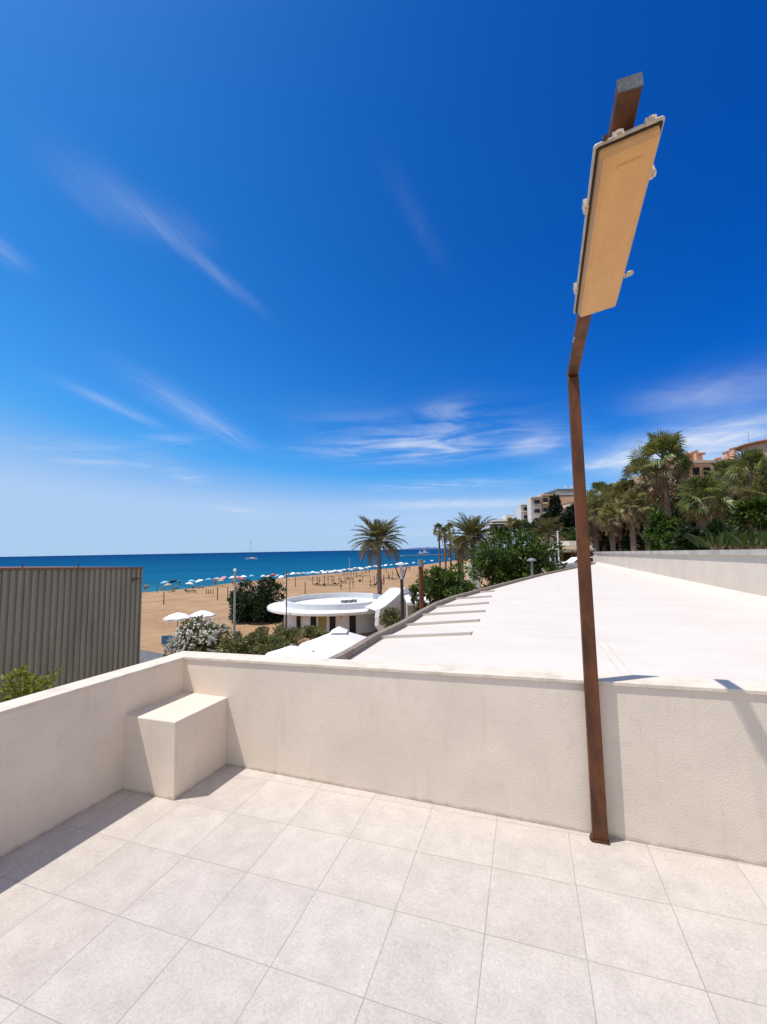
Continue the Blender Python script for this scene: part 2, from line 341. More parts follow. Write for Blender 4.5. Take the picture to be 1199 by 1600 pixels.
palm_bark = M('palm_bark', (.17, .12, .085), .9, .35, 5, .8, 9, stretch=(1, 1, 6))
dead_m = LEAF('dead_frond', (.20, .12, .055), (.32, .21, .10), .15)
date_leaf = LEAF('date_palm_leaf', (.040, .050, .014), (.20, .18, .055), .2, .45)
date_old = LEAF('old_date_leaf', (.10, .075, .03), (.20, .15, .065), .2)
fan_leaf = LEAF('fan_palm_leaf', (.014, .030, .006), (.24, .255, .070), .25, .4)
fan_olive = LEAF('olive_fan_leaf', (.040, .048, .012), (.31, .275, .095), .25, .45)
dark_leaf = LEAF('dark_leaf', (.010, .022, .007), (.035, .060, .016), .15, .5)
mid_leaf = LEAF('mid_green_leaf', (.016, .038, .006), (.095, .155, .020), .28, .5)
broad_leaf = LEAF('broad_leaf', (.010, .026, .005), (.075, .115, .020), .3, .4)
olive_leaf = LEAF('olive_leaf', (.030, .042, .012), (.24, .24, .085), .25)
lime_leaf = LEAF('yellow_green_leaf', (.05, .08, .012), (.26, .28, .04), .35)
pale_flower = LEAF('pale_flower', (.36, .35, .30), (.66, .65, .60), .15)
cypress_leaf = LEAF('cypress_leaf', (.008, .016, .007), (.022, .036, .014), .1)
glass_m = M('dark_glass', (.018, .020, .024), .25, .2, 3, spec=.25)
wood_m = M('weathered_post', (.11, .075, .05), .9, .25, 5)
thatch_m = M('brown_beach_bar', (.23, .12, .055), .85, .3, 6, .3, 20)
terracotta = M('terracotta_roof', (.48, .25, .15), .85, .2, 3, .4, 25)
coral_m = M('coral_wall', (.66, .42, .29), .85, .08, 2)
tan_m = M('tan_wall', (.66, .52, .37), .85, .08, 2)
offwhite = M('off_white_wall', (.66, .64, .60), .85, .05, 2)
grey_m = M('grey_metal', (.20, .21, .22), .5, .1, 8, metal=.2)
lightgrey_m = M('galvanised_pole', (.36, .38, .37), .5, .1, 8)
black_m = M('dark_pole', (.030, .027, .026), .6, .2, 8)
cloth_w = M('white_canvas', (.80, .80, .80), .8, .03, 3, .1, 20)
def cloth(name, c): return M(name, c, .8, .05, 3)
CL = dict(white=cloth_w, blue=cloth('blue_canvas', (.20, .45, .66)), red=cloth('red_canvas', (.55, .09, .06)), pink=cloth('pink_canvas', (.66, .30, .32)),
          tan=cloth('tan_canvas', (.45, .33, .22)), grey=cloth('pale_grey_canvas', (.50, .55, .60)), dark=cloth('dark_canvas', (.03, .035, .045)))
skin_m = M('skin', (.42, .24, .16), .6); dark_cloth = M('dark_clothing', (.03, .03, .045), .8); blue_cloth = M('blue_clothing', (.05, .14, .30), .8); red_cloth = M('red_clothing', (.38, .05, .04), .8)
blue_board = M('blue_board', (.05, .17, .33), .6, .12, 3)

def make_sea():
    mt, n, l, p = newmat('sea_water')
    g = n.new('ShaderNodeNewGeometry')
    ln = n.new('ShaderNodeVectorMath'); ln.operation = 'LENGTH'; l.new(g.outputs['Position'], ln.inputs[0])
    lg = n.new('ShaderNodeMath'); lg.operation = 'LOGARITHM'; l.new(ln.outputs['Value'], lg.inputs[0]); lg.inputs[1].default_value = 10
    mp = n.new('ShaderNodeMapping'); l.new(g.outputs['Position'], mp.inputs[0]); mp.inputs['Rotation'].default_value = (0, 0, rad(18)); mp.inputs['Scale'].default_value = (.010, .035, 1)
    nz = n.new('ShaderNodeTexNoise'); nz.inputs['Scale'].default_value = 1; nz.inputs['Detail'].default_value = 7; l.new(mp.outputs[0], nz.inputs['Vector'])
    ad = n.new('ShaderNodeMath'); ad.operation = 'MULTIPLY_ADD'; l.new(nz.outputs[0], ad.inputs[0]); ad.inputs[1].default_value = .75; l.new(lg.outputs[0], ad.inputs[2])
    mr = n.new('ShaderNodeMapRange'); mr.inputs[1].default_value = 2.2; mr.inputs[2].default_value = 4.1; l.new(ad.outputs[0], mr.inputs[0])
    cr = n.new('ShaderNodeValToRGB'); e = cr.color_ramp.elements
    e[0].position = 0; e[0].color = (.022, .165, .225, 1); e[1].position = 1; e[1].color = (.001, .036, .135, 1)
    x = e.new(.22); x.color = (.004, .098, .200, 1); x = e.new(.50); x.color = (.001, .064, .170, 1)
    l.new(mr.outputs[0], cr.inputs[0])
    # small broken whitecaps
    m2 = n.new('ShaderNodeMapping'); l.new(g.outputs['Position'], m2.inputs[0]); m2.inputs['Rotation'].default_value = (0, 0, rad(18)); m2.inputs['Scale'].default_value = (.05, .16, 1)
    wc = n.new('ShaderNodeTexNoise'); wc.inputs['Scale'].default_value = 1; wc.inputs['Detail'].default_value = 4; l.new(m2.outputs[0], wc.inputs['Vector'])
    wr = n.new('ShaderNodeMapRange'); wr.inputs[1].default_value = .73; wr.inputs[2].default_value = .82; wr.inputs[4].default_value = .5; l.new(wc.outputs[0], wr.inputs[0])
    wm = n.new('ShaderNodeMix'); wm.data_type = 'RGBA'; l.new(wr.outputs[0], wm.inputs[0]); l.new(cr.outputs[0], wm.inputs[6]); wm.inputs[7].default_value = (.45, .55, .6, 1)
    df = n.new('ShaderNodeBsdfDiffuse'); l.new(wm.outputs[2], df.inputs['Color'])
    gl = n.new('ShaderNodeBsdfGlossy'); gl.inputs['Roughness'].default_value = .3; ms = n.new('ShaderNodeMixShader'); ms.inputs[0].default_value = .02
    l.new(df.outputs[0], ms.inputs[1]); l.new(gl.outputs[0], ms.inputs[2]); l.new(ms.outputs[0], n['Material Output'].inputs[0]); n.remove(p); p = df
    wa = n.new('ShaderNodeTexNoise'); wa.inputs['Scale'].default_value = .5; wa.inputs['Detail'].default_value = 6; l.new(g.outputs['Position'], wa.inputs['Vector'])
    bp = n.new('ShaderNodeBump'); bp.inputs['Strength'].default_value = .8; bp.inputs['Distance'].default_value = .5; l.new(wa.outputs[0], bp.inputs['Height']); l.new(bp.outputs[0], p.inputs['Normal'])
    return mt
sea_m = make_sea()

# ------------------------------------------------------------------ ground, sea, hills
GZ = -6.3; SEA = -6.5
shore = [(-92, -300), (-84, -60), (-78, 30)] + [tuple(onz(*p, SEA)[:2]) for p in [(217,926),(300,919),(350,912),(450,902),(550,893),(650,884),(700,877),(740,872)]] + [(-15, 520), (60, 800), (250, 1500), (900, 4000)]
b = MB(); rows = [(-40, -9.5), (0, SEA-.02), (7, GZ+.0), (60, GZ)]
for i, q in enumerate(shore):
    a = Vector(shore[max(i-1, 0)]); c = Vector(shore[min(i+1, len(shore)-1)]); d = (c-a).normalized(); nn = Vector((d.y, -d.x))
    for (o, z) in rows: b.v.append((q[0]+nn.x*o, q[1]+nn.y*o, z))
    b.v.append((2500+q[1]*.3, q[1], GZ))
k = len(rows)+1
for i in range(len(shore)-1):
    for j in range(k-1): b.f.append([i*k+j, i*k+j+1, (i+1)*k+j+1, (i+1)*k+j]); b.mi.append(0)
tag(b.build('beach', sand_m, smooth=True), kind='structure')
b = MB(); L_ = 60000; b.add([(-L_, -L_, SEA), (L_, -L_, SEA), (L_, L_, SEA), (-L_, L_, SEA)], [(0,1,2,3)])
tag(b.build('sea', sea_m), kind='structure')
LAT = Vector((math.cos(YAW), -math.sin(YAW))); DEP = Vector((math.sin(YAW), math.cos(YAW)))
def sst(x): x = max(0, min(1, x)); return x*x*(3-2*x)
def hill_h(lat, dep):
    d = lat-(7+.36*dep) + 3*math.sin(dep*.05)
    h = 17*sst(d/42)*sst((dep-12)/30)
    return h*(1+.06*math.sin(lat*.3)*math.sin(dep*.21))
def ground_at(p):
    q = Vector((p[0]-CAM.x, p[1]-CAM.y)); return GZ + max(0, hill_h(q.dot(LAT), q.dot(DEP))-.05)
b = MB(); NL, ND = 70, 60
for j in range(ND+1):
    dep = 10+ (j/ND)**1.6*600
    for i in range(NL+1):
        lat = (7+.36*dep)-6 + (i/NL)**1.4*(60+dep*.9)
        w = LAT*lat+DEP*dep; b.v.append((CAM.x+w.x, CAM.y+w.y, GZ-.05+hill_h(lat, dep)))
for j in range(ND):
    for i in range(NL):
        q = j*(NL+1)+i; b.f.append([q, q+1, q+NL+2, q+NL+1]); b.mi.append(0)
soil_m = M('hill_scrub', (.07, .085, .03), .95, .4, .3, .8, 1.5, col2=(.14, .10, .05), bdist=.3)
tag(b.build('hillside', soil_m, smooth=True), kind='structure')
# faint headland far along the coast
b = MB(); pts = []
for i in range(25):
    px = 628+i*3.1; hgt = 12+38*math.sin(math.pi*i/24)*(.6+.4*R.random()); p = at(px, 858.5-.0185*0, 9000); pts.append((p, hgt))
for i, (p, hh) in enumerate(pts):
    b.v += [(p.x, p.y, SEA-5), (p.x, p.y, SEA+hh), (p.x-400, p.y+900, SEA-5)]
for i in range(24): b.f += [[3*i, 3*i+3, 3*i+4, 3*i+1], [3*i+1, 3*i+4, 3*i+5, 3*i+2]]; b.mi += [0, 0]
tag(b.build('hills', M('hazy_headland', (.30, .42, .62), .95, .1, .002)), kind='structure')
b = MB(); P = [onz(*p, GZ) for p in [(150,1075),(320,1075),(272,1025.5),(235,1017.5),(190,1010.5),(150,1010)]]
b.prism([(p.x, p.y) for p in P], GZ-.05, GZ+.012); tag(b.build('path', path_m), kind='structure')

# ------------------------------------------------------------------ terrace
b = MB(); b.prism([(-.02, -9), (9, -9), (9, .30), (.14, .545), (.10, .2)], GZ+.1, 0)
tag(b.build('terrace_floor', tile_m), kind='structure')
FARK = -.028
def fy(x): return .535+FARK*x              # inner face of the long parapet
def ft(x): return .808+.0215*x             # its top
def lx(y): return .285+.060*y              # inner face of the left parapet
x0, x1, tk, ov, ct = .150, 9.0, .16, .011, .024
t = thing('parapet_wall', 'long cream rendered parapet wall across the terrace in front of the white roof', 'wall', (2.3, .55, 0))
b = MB(); b.hexa([(x0, fy(x0), -.01), (x1, fy(x1), -.01), (x1, fy(x1)+tk, -.01), (x0, fy(x0)+tk, -.01),
                  (x0, fy(x0), ft(x0)-ct), (x1, fy(x1), ft(x1)-ct), (x1, fy(x1)+tk, ft(x1)-ct), (x0, fy(x0)+tk, ft(x0)-ct)]); b.build('wall_face', plaster, t)
b = MB(); xa = x0-.014; b.hexa([(xa, fy(xa)-ov, ft(xa)-ct), (x1, fy(x1)-ov, ft(x1)-ct), (x1, fy(x1)+tk+ov, ft(x1)-ct), (xa, fy(xa)+tk+ov, ft(xa)-ct),
                  (xa, fy(xa)-ov, ft(xa)), (x1, fy(x1)-ov, ft(x1)), (x1, fy(x1)+tk+ov, ft(x1)), (xa, fy(xa)+tk+ov, ft(xa))]); b.build('coping', coping_m, t, bevel=.004)
t = thing('parapet_wall', 'cream parapet wall on the left of the terrace, running toward the grey shed', 'wall', (.2, -2, 0))
y0, y1, lt = -9.0, fy(.28)+.005, .812
b = MB(); b.hexa([(lx(y0)-tk, y0, -.01), (lx(y0), y0, -.01), (lx(y1), y1, -.01), (lx(y1)-tk+.02, y1, -.01), (lx(y0)-tk, y0, lt-ct), (lx(y0), y0, lt-ct), (lx(y1), y1, lt-ct), (lx(y1)-tk+.02, y1, lt-ct)]); b.build('wall_face', plaster, t)
y1 -= ov+.004
b = MB(); b.hexa([(lx(y0)-tk-ov, y0, lt-ct), (lx(y0)+ov, y0, lt-ct), (lx(y1)+ov, y1, lt-ct), (lx(y1)-tk-ov, y1, lt-ct), (lx(y0)-tk-ov, y0, lt), (lx(y0)+ov, y0, lt), (lx(y1)+ov, y1, lt), (lx(y1)-tk-ov, y1, lt)]); b.build('coping', coping_m, t, bevel=.004)
b = MB(); xb0, xb1, yb = .20, .758, -.002
b.hexa([(xb0, yb, -.008), (xb1-.006, yb, -.008), (xb1+.018, fy(.77)+.004, -.008), (xb0, fy(.3)+.004, -.008), (xb0, yb, .517), (xb1-.012, yb, .517), (xb1+.014, fy(.77)+.004, .522), (xb0, fy(.3)+.004, .522)])
tag(b.build('plaster_bench', plaster, base=(.5, .25, 0), bevel=.007), 'low cream plaster bench block built into the corner of the two parapets', 'bench')

# ------------------------------------------------------------------ lamp on its rusty post
PB = Vector((3.449, .400, 0)); BZ = 2.751
lampT = thing('street_lamp', 'tall rusty brown lamp post with yellowed fluorescent lamp leaning over the terrace', 'lamp post', tuple(PB))
E_ = at(985, 143, 1.150)
BT = Vector((3.449, .392, BZ))
b = MB()                                   # tapered square tube cut to meet the arm
b.hexa([(3.409, .376, 0), (3.489, .376, 0), (3.489, .432, 0), (3.409, .432, 0), (3.418, .366, BZ-.01), (3.480, .366, BZ-.01), (3.480, .420, BZ+.055), (3.418, .420, BZ+.055)])
b.build('pole', rust_m, lampT, bevel=.004)
b = MB(); b.box((3.447, .398, .004), (.094, .072, .008)); b.box((3.402, .384, .012), (.022, .026, .010)); b.build('base_plate', dark_rust, lampT)
axd = (E_-BT).normalized()
arm0 = BT+Vector((0, .026, .024)); armE = E_+Vector((0, 0, .022))
b = MB(); b.bar(arm0, armE, .060, .042, .060, .042); ar = b.build('arm', rust_m, lampT, bevel=.003)
b = MB(); axd = (armE-arm0).normalized(); b.bar(armE+axd*.0005, armE+axd*.005, .0605, .0425); b.build('end_plate', steel_end, ar)
b = MB(); zup = Vector((0, 0, 1))
b.tube([arm0+axd*.42+Vector((-.034, 0, -.01)), arm0+axd*.44+Vector((-.036, 0, -.02)), arm0+axd*.50+Vector((-.034, 0, -.03))], .004, 6); b.build('cable_clip', lightgrey_m, ar)
Wd = .18; zn, zf = FL*Wd/100.3, FL*Wd/62
c1, c2, c3, c4 = at(935, 212, zn), at(1034, 196, zn), at(960, 480, zf), at(900, 487, zf)
nc, fc = (c1+c2)/2, (c3+c4)/2
LY = (fc-nc); FLN = LY.length*.975; LY.normalize()
LX = ((c2-c1)+(c3-c4)); LX = (LX-LY*LX.dot(LY)).normalized(); LZ = LX.cross(LY)
if LZ.z < 0: LZ = -LZ
def lp(x, y, z): return nc+LX*x+LY*(y+.006)+LZ*z       # x across, y from near end to far end, z up from the rim
fx_ = thing('light_fitting', 'x', 'x', tuple(nc)) if False else None
def ring(w, y0, y1, z, r=.008, n=3):
    pts = []
    for cx, cy, a0 in ((w/2-r, y0+r, -90), (w/2-r, y1-r, 0), (-w/2+r, y1-r, 90), (-w/2+r, y0+r, 180)):
        for k_ in range(n+1):
            a = rad(a0+90*k_/n); pts.append(lp(cx+r*math.cos(a), cy+r*math.sin(a), z))
    return pts
def loft(b, rings, cap0=True, cap1=True):
    n = len(rings[0]); vs = [p for r_ in rings for p in r_]; fs = []
    for i in range(len(rings)-1):
        for k_ in range(n): k2 = (k_+1) % n; fs.append((i*n+k_, i*n+k2, (i+1)*n+k2, (i+1)*n+k_))
    if cap0: fs.append(tuple(range(n))[::-1])
    if cap1: fs.append(tuple((len(rings)-1)*n+k_ for k_ in range(n)))
    b.add(vs, fs)
b = MB(); loft(b, [ring(Wd, 0, FLN, .0), ring(Wd+.004, -.002, FLN+.002, .005), ring(Wd+.002, 0, FLN, .011), ring(Wd-.05, .04, FLN-.04, .036)])
hs_ = b.build('lamp_housing', housing_m, lampT)
for yy in (.22, .74):
    b = MB(); q = lp(0, yy*FLN, .034); b.bar(q, Vector((q.x, q.y, arm0.z+axd.z/axd.y*(q.y-arm0.y)-.018)), .05, .03); b.build('mounting_bracket', housing_m, hs_)
b = MB(); loft(b, [ring(Wd-.008, .004, FLN-.004, -.003), ring(Wd-.006, .003, FLN-.003, .001)]); b.build('gasket', gasket_m, hs_)
b = MB(); loft(b, [ring(Wd-.022, .011, FLN-.010, -.002), ring(Wd-.024, .012, FLN-.010, -.014), ring(Wd-.034, .018, FLN-.010, -.032), ring(Wd-.062, .034, FLN-.022, -.037)], True, True)
loft(b, [ring(.076, .052, .064, -.0365, .004), ring(.064, .056, .060, -.0425, .002)])
b.build('diffuser', diffuser_m, hs_, bevel=.003)
for (sx_, yy, openc) in ((-1, .27, 0), (-1, .79, 0), (1, .22, 0), (1, .80, 1)):
    b = MB(); e = sx_*Wd/2
    if not openc:
        b.bar(lp(e+sx_*.003, yy*FLN-.017, .012), lp(e+sx_*.003, yy*FLN+.017, .012), .012, .030, up=LZ)
        b.bar(lp(e+sx_*.009, yy*FLN-.011, -.001), lp(e+sx_*.009, yy*FLN+.006, -.001), .008, .014, up=LZ)
    else:
        b.tube([lp(e+sx_*(.002+.026*math.sin(a)), yy*FLN+.018*math.cos(a)-.01, .004-.006*a) for a in [0, .5, 1, 1.5, 2.1, 2.7, 3.3]], [.007]*6+[.005], 6)
    b.build('clip', housing_m, hs_)
for xx in (-.028, .055):
    b = MB(); b.bar(lp(xx-.014, -.004, .006), lp(xx+.014, -.004, .006), .010, .018, up=LZ); b.bar(lp(xx-.006, -.009, .008), lp(xx+.006, -.009, .008), .008, .010, up=LZ); b.build('clip', housing_m, hs_)
b = MB(); b.tube([lp(-.062, .02, .008), lp(-.062, -.004, .014), lp(-.061, -.012, .006)], .007, 7); b.build('cable_gland', dark_rust, hs_)

# ------------------------------------------------------------------ neighbour's white roof
RZ = .72
edge = [onz(*p, RZ) for p in [(537.5,1029),(585,1000),(627.6,978.8),(656,961),(680,947.5),(710,936),(750,925),(773,918.5),(810,908.5),(847.7,898.8),(900,887.5),(932,880.5)]]
e0 = edge[0]; edge = [Vector((1.50, .74, RZ))]+edge
rt = thing('white_roof_building', 'large flat white painted roof just beyond the long parapet, with ribs on its left edge', 'building', (4, 10, GZ))
b = MB(); RX = 12
poly = [(p.x+.02, p.y) for p in edge] + [(RX, edge[-1].y), (RX, .74)]
b.prism(poly, RZ-.25, RZ); b.build('roof', roof_m, rt)
b = MB(); b.prism([(p.x+.25, p.y-(.2 if i else -.15)) for i, p in enumerate(edge)]+[(RX-.2, edge[-1].y-.3), (RX-.2, .9)], GZ, RZ-.252); b.build('wall', white_m, rt)
b = MB()
for i in range(len(edge)-1):               # raised kerb along the curved edge
    a, c = edge[i], edge[i+1]
    hgt = .066
    d = (c-a).normalized(); nn = Vector((d.y, -d.x, 0))
    w_ = .066
    b.hexa([a-nn*w_*.2+Vector((0,0,-.1)), a+nn*w_*.8+Vector((0,0,-.1)), c+nn*w_*.8+Vector((0,0,-.1)), c-nn*w_*.2+Vector((0,0,-.1)),
            a-nn*w_*.2+Vector((0,0,hgt)), a+nn*w_*.8+Vector((0,0,hgt)), c+nn*w_*.8+Vector((0,0,hgt)), c-nn*w_*.2+Vector((0,0,hgt))])
b.build('kerb', kerb_m, rt)
RIBS = [((590,998.5),(735.5,992.5)), ((628,979),(748,971.5)), ((655,962.5),(757,956.5)), ((679,950),(763,943.5)), ((710,937),(768,933)), ((750,926.5),(772,924.5))]
for (a, c) in RIBS:
    a = onz(*a, RZ); c = onz(*c, RZ); hgt = .034; dpt = .28
    b = MB(); b.add([a+Vector((0,0,-.004)), c+Vector((0,0,-.004)), c+Vector((0,dpt,-.004)), a+Vector((0,dpt,-.004)), a+Vector((0,0,hgt)), c+Vector((0,0,hgt))],
                    [(0,1,5,4), (4,5,2,3), (1,2,5), (0,4,3), (3,2,1,0)])
    b.build('roof_rib', roof_m, rt)
b = MB(); b.box((3.757, 9.5, RZ+.003), (.016, 17.0, .006)); b.box((3.83, 9.5, RZ+.002), (.008, 17.0, .005)); b.build('roof_seam', M('seam', (.60, .55, .49), .8), rt)
WX = 6.76; yA = 24.0
rw = thing('roof_wall', 'pale rendered upstand wall along the right side of the white roof', 'wall', (WX, 12, RZ))
b = MB(); n_ = 8; ys = [yA-(yA+1)*i/n_ for i in range(n_+1)]
def wt(y): return 1.585-.215*(y-6.0)/18
b.hexa([(WX, -1, RZ-.2), (WX+.32, -1, RZ-.2), (WX+.32, yA, RZ-.2), (WX, yA, RZ-.2), (WX, -1, wt(-1)-.10), (WX+.32, -1, wt(-1)-.10), (WX+.32, yA, wt(yA)-.10), (WX, yA, wt(yA)-.10)])
b.build('wall_face', M('roof_wall_render', (.66, .57, .47), .85, .08, 1.2, .2, 40, col2=(.58, .49, .40)), rw)
b = MB(); b.hexa([(WX-.05, -1, wt(-1)-.10), (WX+.36, -1, wt(-1)-.10), (WX+.36, yA+.04, wt(yA)-.10), (WX-.05, yA+.04, wt(yA)-.10), (WX-.05, -1, wt(-1)), (WX+.36, -1, wt(-1)), (WX+.36, yA+.04, wt(yA)), (WX-.05, yA+.04, wt(yA))])
b.build('coping', M('grey_coping', (.50, .47, .42), .85, .1, 1.5, .2, 30, col2=(.33, .30, .26)), rw)
b = MB(); b.hexa([(WX-.16, -1, RZ-.01), (WX, -1, RZ-.01), (WX, yA, RZ-.01), (WX-.16, yA, RZ-.01), (WX-.10, -1, RZ+.045), (WX, -1, RZ+.10), (WX, yA, RZ+.10), (WX-.10, yA, RZ+.045)]); b.build('base_fillet', coping_m, rw)
b = MB(); b.hexa([(WX-.10, yA-.9, RZ), (WX, yA-.9, RZ), (WX, yA, RZ), (WX-.10, yA, RZ), (WX-.10, yA-.9, RZ+.5), (WX, yA-.9, RZ+.5), (WX, yA, RZ+.42), (WX-.10, yA, RZ+.42)]); b.build('pilaster', coping_m, rw)

# ------------------------------------------------------------------ corrugated shed
A = at(0, 887, 14); B2 = at(222, 886, 18.2); dsh = (B2-A); LS = math.hypot(dsh.x, dsh.y)
ux = Vector((dsh.x, dsh.y, 0)).normalized(); nx = Vector((ux.y, -ux.x, 0))     # towards the terrace
if nx.x < 0: nx = -nx
slope = dsh.z/LS
sh = thing('corrugated_shed', 'olive grey corrugated metal shed with a red-brown cap beyond the left parapet', 'shed', (B2.x, B2.y, GZ))
S0 = -5.0; pitch = .205; npn = int((LS-S0)/pitch)
prof = [(0, 0), (.11, 0), (.122, -.06), (.193, -.06)]
b = MB(); line = []
for i in range(npn):
    for (u, o) in prof: line.append((S0+(i+(LS-S0-npn*pitch)/pitch)*pitch+u, o))
line.append((LS, 0))
mid = -2.0
for (s, o) in line:
    p = A+ux*s; zt = A.z+slope*s-.05
    for zz_, oo in ((GZ, o), (A.z-2.24+.05*slope*s, o), (A.z-2.24+.05*slope*s, o+.012), (zt, o+.012)):
        b.v.append((p.x+nx.x*oo, p.y+nx.y*oo, zz_))
for i in range(len(line)-1):
    for j in range(3): b.f.append([i*4+j, (i+1)*4+j, (i+1)*4+j+1, i*4+j+1]); b.mi.append(0)
b.build('wall_sheet', metal_sheet, sh)
def sp_(s, o, z): p = A+ux*s+nx*o; return Vector((p.x, p.y, z))
def ztop(s): return A.z+slope*s
b = MB()
b.hexa([sp_(S0, .05, ztop(S0)-.075), sp_(S0, -8, ztop(S0)-.075), sp_(LS+.03, -8, ztop(LS)-.075), sp_(LS+.03, .05, ztop(LS)-.075), sp_(S0, .05, ztop(S0)), sp_(S0, -8, ztop(S0)), sp_(LS+.03, -8, ztop(LS)), sp_(LS+.03, .05, ztop(LS))][:4][::-1]+[sp_(S0, .05, ztop(S0)), sp_(S0, -8, ztop(S0)), sp_(LS+.03, -8, ztop(LS)), sp_(LS+.03, .05, ztop(LS))][::-1])
b.build('roof_cap', trim_m, sh)
b = MB(); b.hexa([sp_(LS-.02, .028, GZ), sp_(LS+.02, .028, GZ), sp_(LS+.02, -8, GZ), sp_(LS-.02, -8, GZ), sp_(LS-.02, .028, ztop(LS)-.08), sp_(LS+.02, .028, ztop(LS)-.08), sp_(LS+.02, -8, ztop(LS)-.08), sp_(LS-.02, -8, ztop(LS)-.08)]); b.build('end_wall', M('grey_trim', (.30, .29, .25), .6), sh)
for s in (.62, 2.35):
    b = MB(); b.bar(sp_(s, -.02, ztop(s)-.02), sp_(s, -.02, ztop(s)+.14), .035, .02); b.build('roof_bolt', dark_rust, sh)
b = MB(); s = LS-.42; b.bar(sp_(s, .05, ztop(s)-.50), sp_(s+.30, .05, ztop(s)-.49), .05, .035); b.bar(sp_(s+.02, .04, ztop(s)-.50), sp_(s+.02, .04, ztop(s)-.62), .03, .03); b.build('bracket', dark_rust, sh)

# ------------------------------------------------------------------ plants
def rv(): 
    while True:
        v = Vector((R.uniform(-1,1), R.uniform(-1,1), R.uniform(-1,1)))
        if .05 < v.length < 1: return v
def leafq(b, p, d, n, L, W):
    s = d.cross(n)
    if s.length < 1e-4: return
    s = s.normalized()*W/2
    b.add((p, p+d*L*.45+s+n*L*.05, p+d*L, p+d*L*.45-s+n*L*.05), ((0,1,2,3),))
def crown(b, c, rx, ry, rz, n, L, clumps=30, cr=.32, hollow=.45, up=.35, W=.5, core=.4):
    c = Vector(c); cls = []
    for k_ in range(clumps):
        v = rv().normalized(); rr = R.uniform(hollow, 1.0)
        cls.append((Vector((v.x*rx*rr, v.y*ry*rr, v.z*rz*rr)), v, R.uniform(.55, 1.25)))
    for k_ in range(int(n*1.75)):
        o, v, s = cls[R.randrange(clumps)]
        if R.random() < core: o = Vector((v.x*rx, v.y*ry, v.z*rz))*R.uniform(.1, .72)
        q = rv(); q = Vector((q.x*rx, q.y*ry, q.z*rz*.8))*cr*s
        p = c+o+q
        d = (q.normalized()*.7+v*.5+rv()*.7+Vector((0,0,R.uniform(-.3,.3)))).normalized()
        nn = (v*.6+Vector((0,0,up))+rv()*.6).normalized()
        leafq(b, p, d, nn, L*R.uniform(.6, 1.3), L*W*R.uniform(.7, 1.2))
def limbs(b, base, c, rx, rz, r0, n=6):
    base = Vector(base); c = Vector(c); fork = base.lerp(c, .55); fork.z = min(c.z-rz*.35, base.z+(c.z-base.z)*.62)
    b.tube([base, base.lerp(fork, .5)+Vector((r0*.4, 0, 0)), fork], [r0*1.3, r0, r0*.8], 8)
    for i in range(n):
        a = 2*math.pi*i/n+R.random(); e = c+Vector((math.cos(a)*rx*.6, math.sin(a)*rx*.6, R.uniform(-.2, .6)*rz))
        b.tube([fork, fork.lerp(e, .5)+Vector((0, 0, .1*rz)), e], [r0*.55, r0*.35, r0*.12], 6)
def tree(name, label, cat, px, py, d, wpx, hpx, leafm, n, L, clumps=34, group=None, base=None, **kw):
    """crown centred on the sight line at depth d, wpx by hpx wide and high"""
    c = at(px, py, d); k_ = d/FL; rx = wpx/2*k_; rz = hpx/2*k_
    gz = ground_at(c) if base is None else base
    t = thing(name, label, cat, (c.x, c.y, gz), group)
    b = MB(); limbs(b, (c.x, c.y, gz-.1), c, rx, rz, max(.05, rx*.07)); b.build('trunk', bark_m, t)
    b = MB(); crown(b, c, rx, rx, rz, n, L, clumps, **kw); b.build('crown', leafm, t)
    return t
def date_palm(label, px, py, d, rpx, group, nfr=54, tr=.20, gz=None, wob=0):
    c = at(px, py, d); k_ = d/FL; Lf = rpx*k_*1.22
    gz = ground_at(c) if gz is None else gz
    t = thing('palm_tree', label, 'palm tree', (c.x, c.y, gz), group)
    b = MB(); H = c.z-gz; pts = []; rs = []
    for i in range(13):
        u = i/12; pts.append((c.x+wob*math.sin(u*3), c.y, gz-.1+(H+.0)*u)); rs.append(tr*(1.2-.35*u)*(1.0+.06*(i % 2)))
    rs[-1] = tr*1.35; rs[-2] = tr*1.15
    b.tube(pts, rs, 10); b.build('trunk', palm_bark, t, smooth=True)
    bl, bo = MB(), MB()
    for i in range(nfr):
        u = (i+.5)/nfr; az = i*2.39996+R.uniform(-.2, .2)
        el = rad(82-118*u**.9+R.uniform(-7, 7)); L = Lf*R.uniform(.85, 1.1)*(1 if u > .12 else .8)
        bb = bo if u > .80 else bl
        p = c+Vector((math.cos(az)*.12, math.sin(az)*.12, .1-.25*u)); h = Vector((math.cos(az), math.sin(az), 0)); side = Vector((-math.sin(az), math.cos(az), 0))
        ns = 15; droop = rad(R.uniform(38, 62))*(.65+.5*u); rach = [p.copy()]; dirs = []
        for s_ in range(ns):
            a = el-droop*((s_/ns)**1.5); dv = h*math.cos(a)+Vector((0,0,math.sin(a))); p = p+dv*(L/ns); rach.append(p.copy()); dirs.append((dv, a))
        bb.tube(rach[::3], [.028*Lf/3, .024*Lf/3, .018*Lf/3, .012*Lf/3, .006*Lf/3, .004*Lf/3][:len(rach[::3])], 4, False)
        for s_ in range(2, ns):
            for q_ in range(2):
                dv, a = dirs[s_]; pp = rach[s_].lerp(rach[s_+1], q_/2); nv = (Vector((0,0,1))*math.cos(a)-h*math.sin(a))
                w_ = (s_+q_/2)/ns; ll = L*.27*(math.sin(math.pi*min(1, .18+w_*.80))**.6)*R.uniform(.85, 1.1)
                for sg in (-1, 1):
                    dd = (dv*.75+side*sg*.75+nv*R.uniform(.1, .45)+Vector((0,0,-.12))).normalized()
                    leafq(bb, pp, dd, nv, ll, ll*.11)
    bl.build('crown', date_leaf, t); bo.build('old_fronds', date_old, t)
    return t
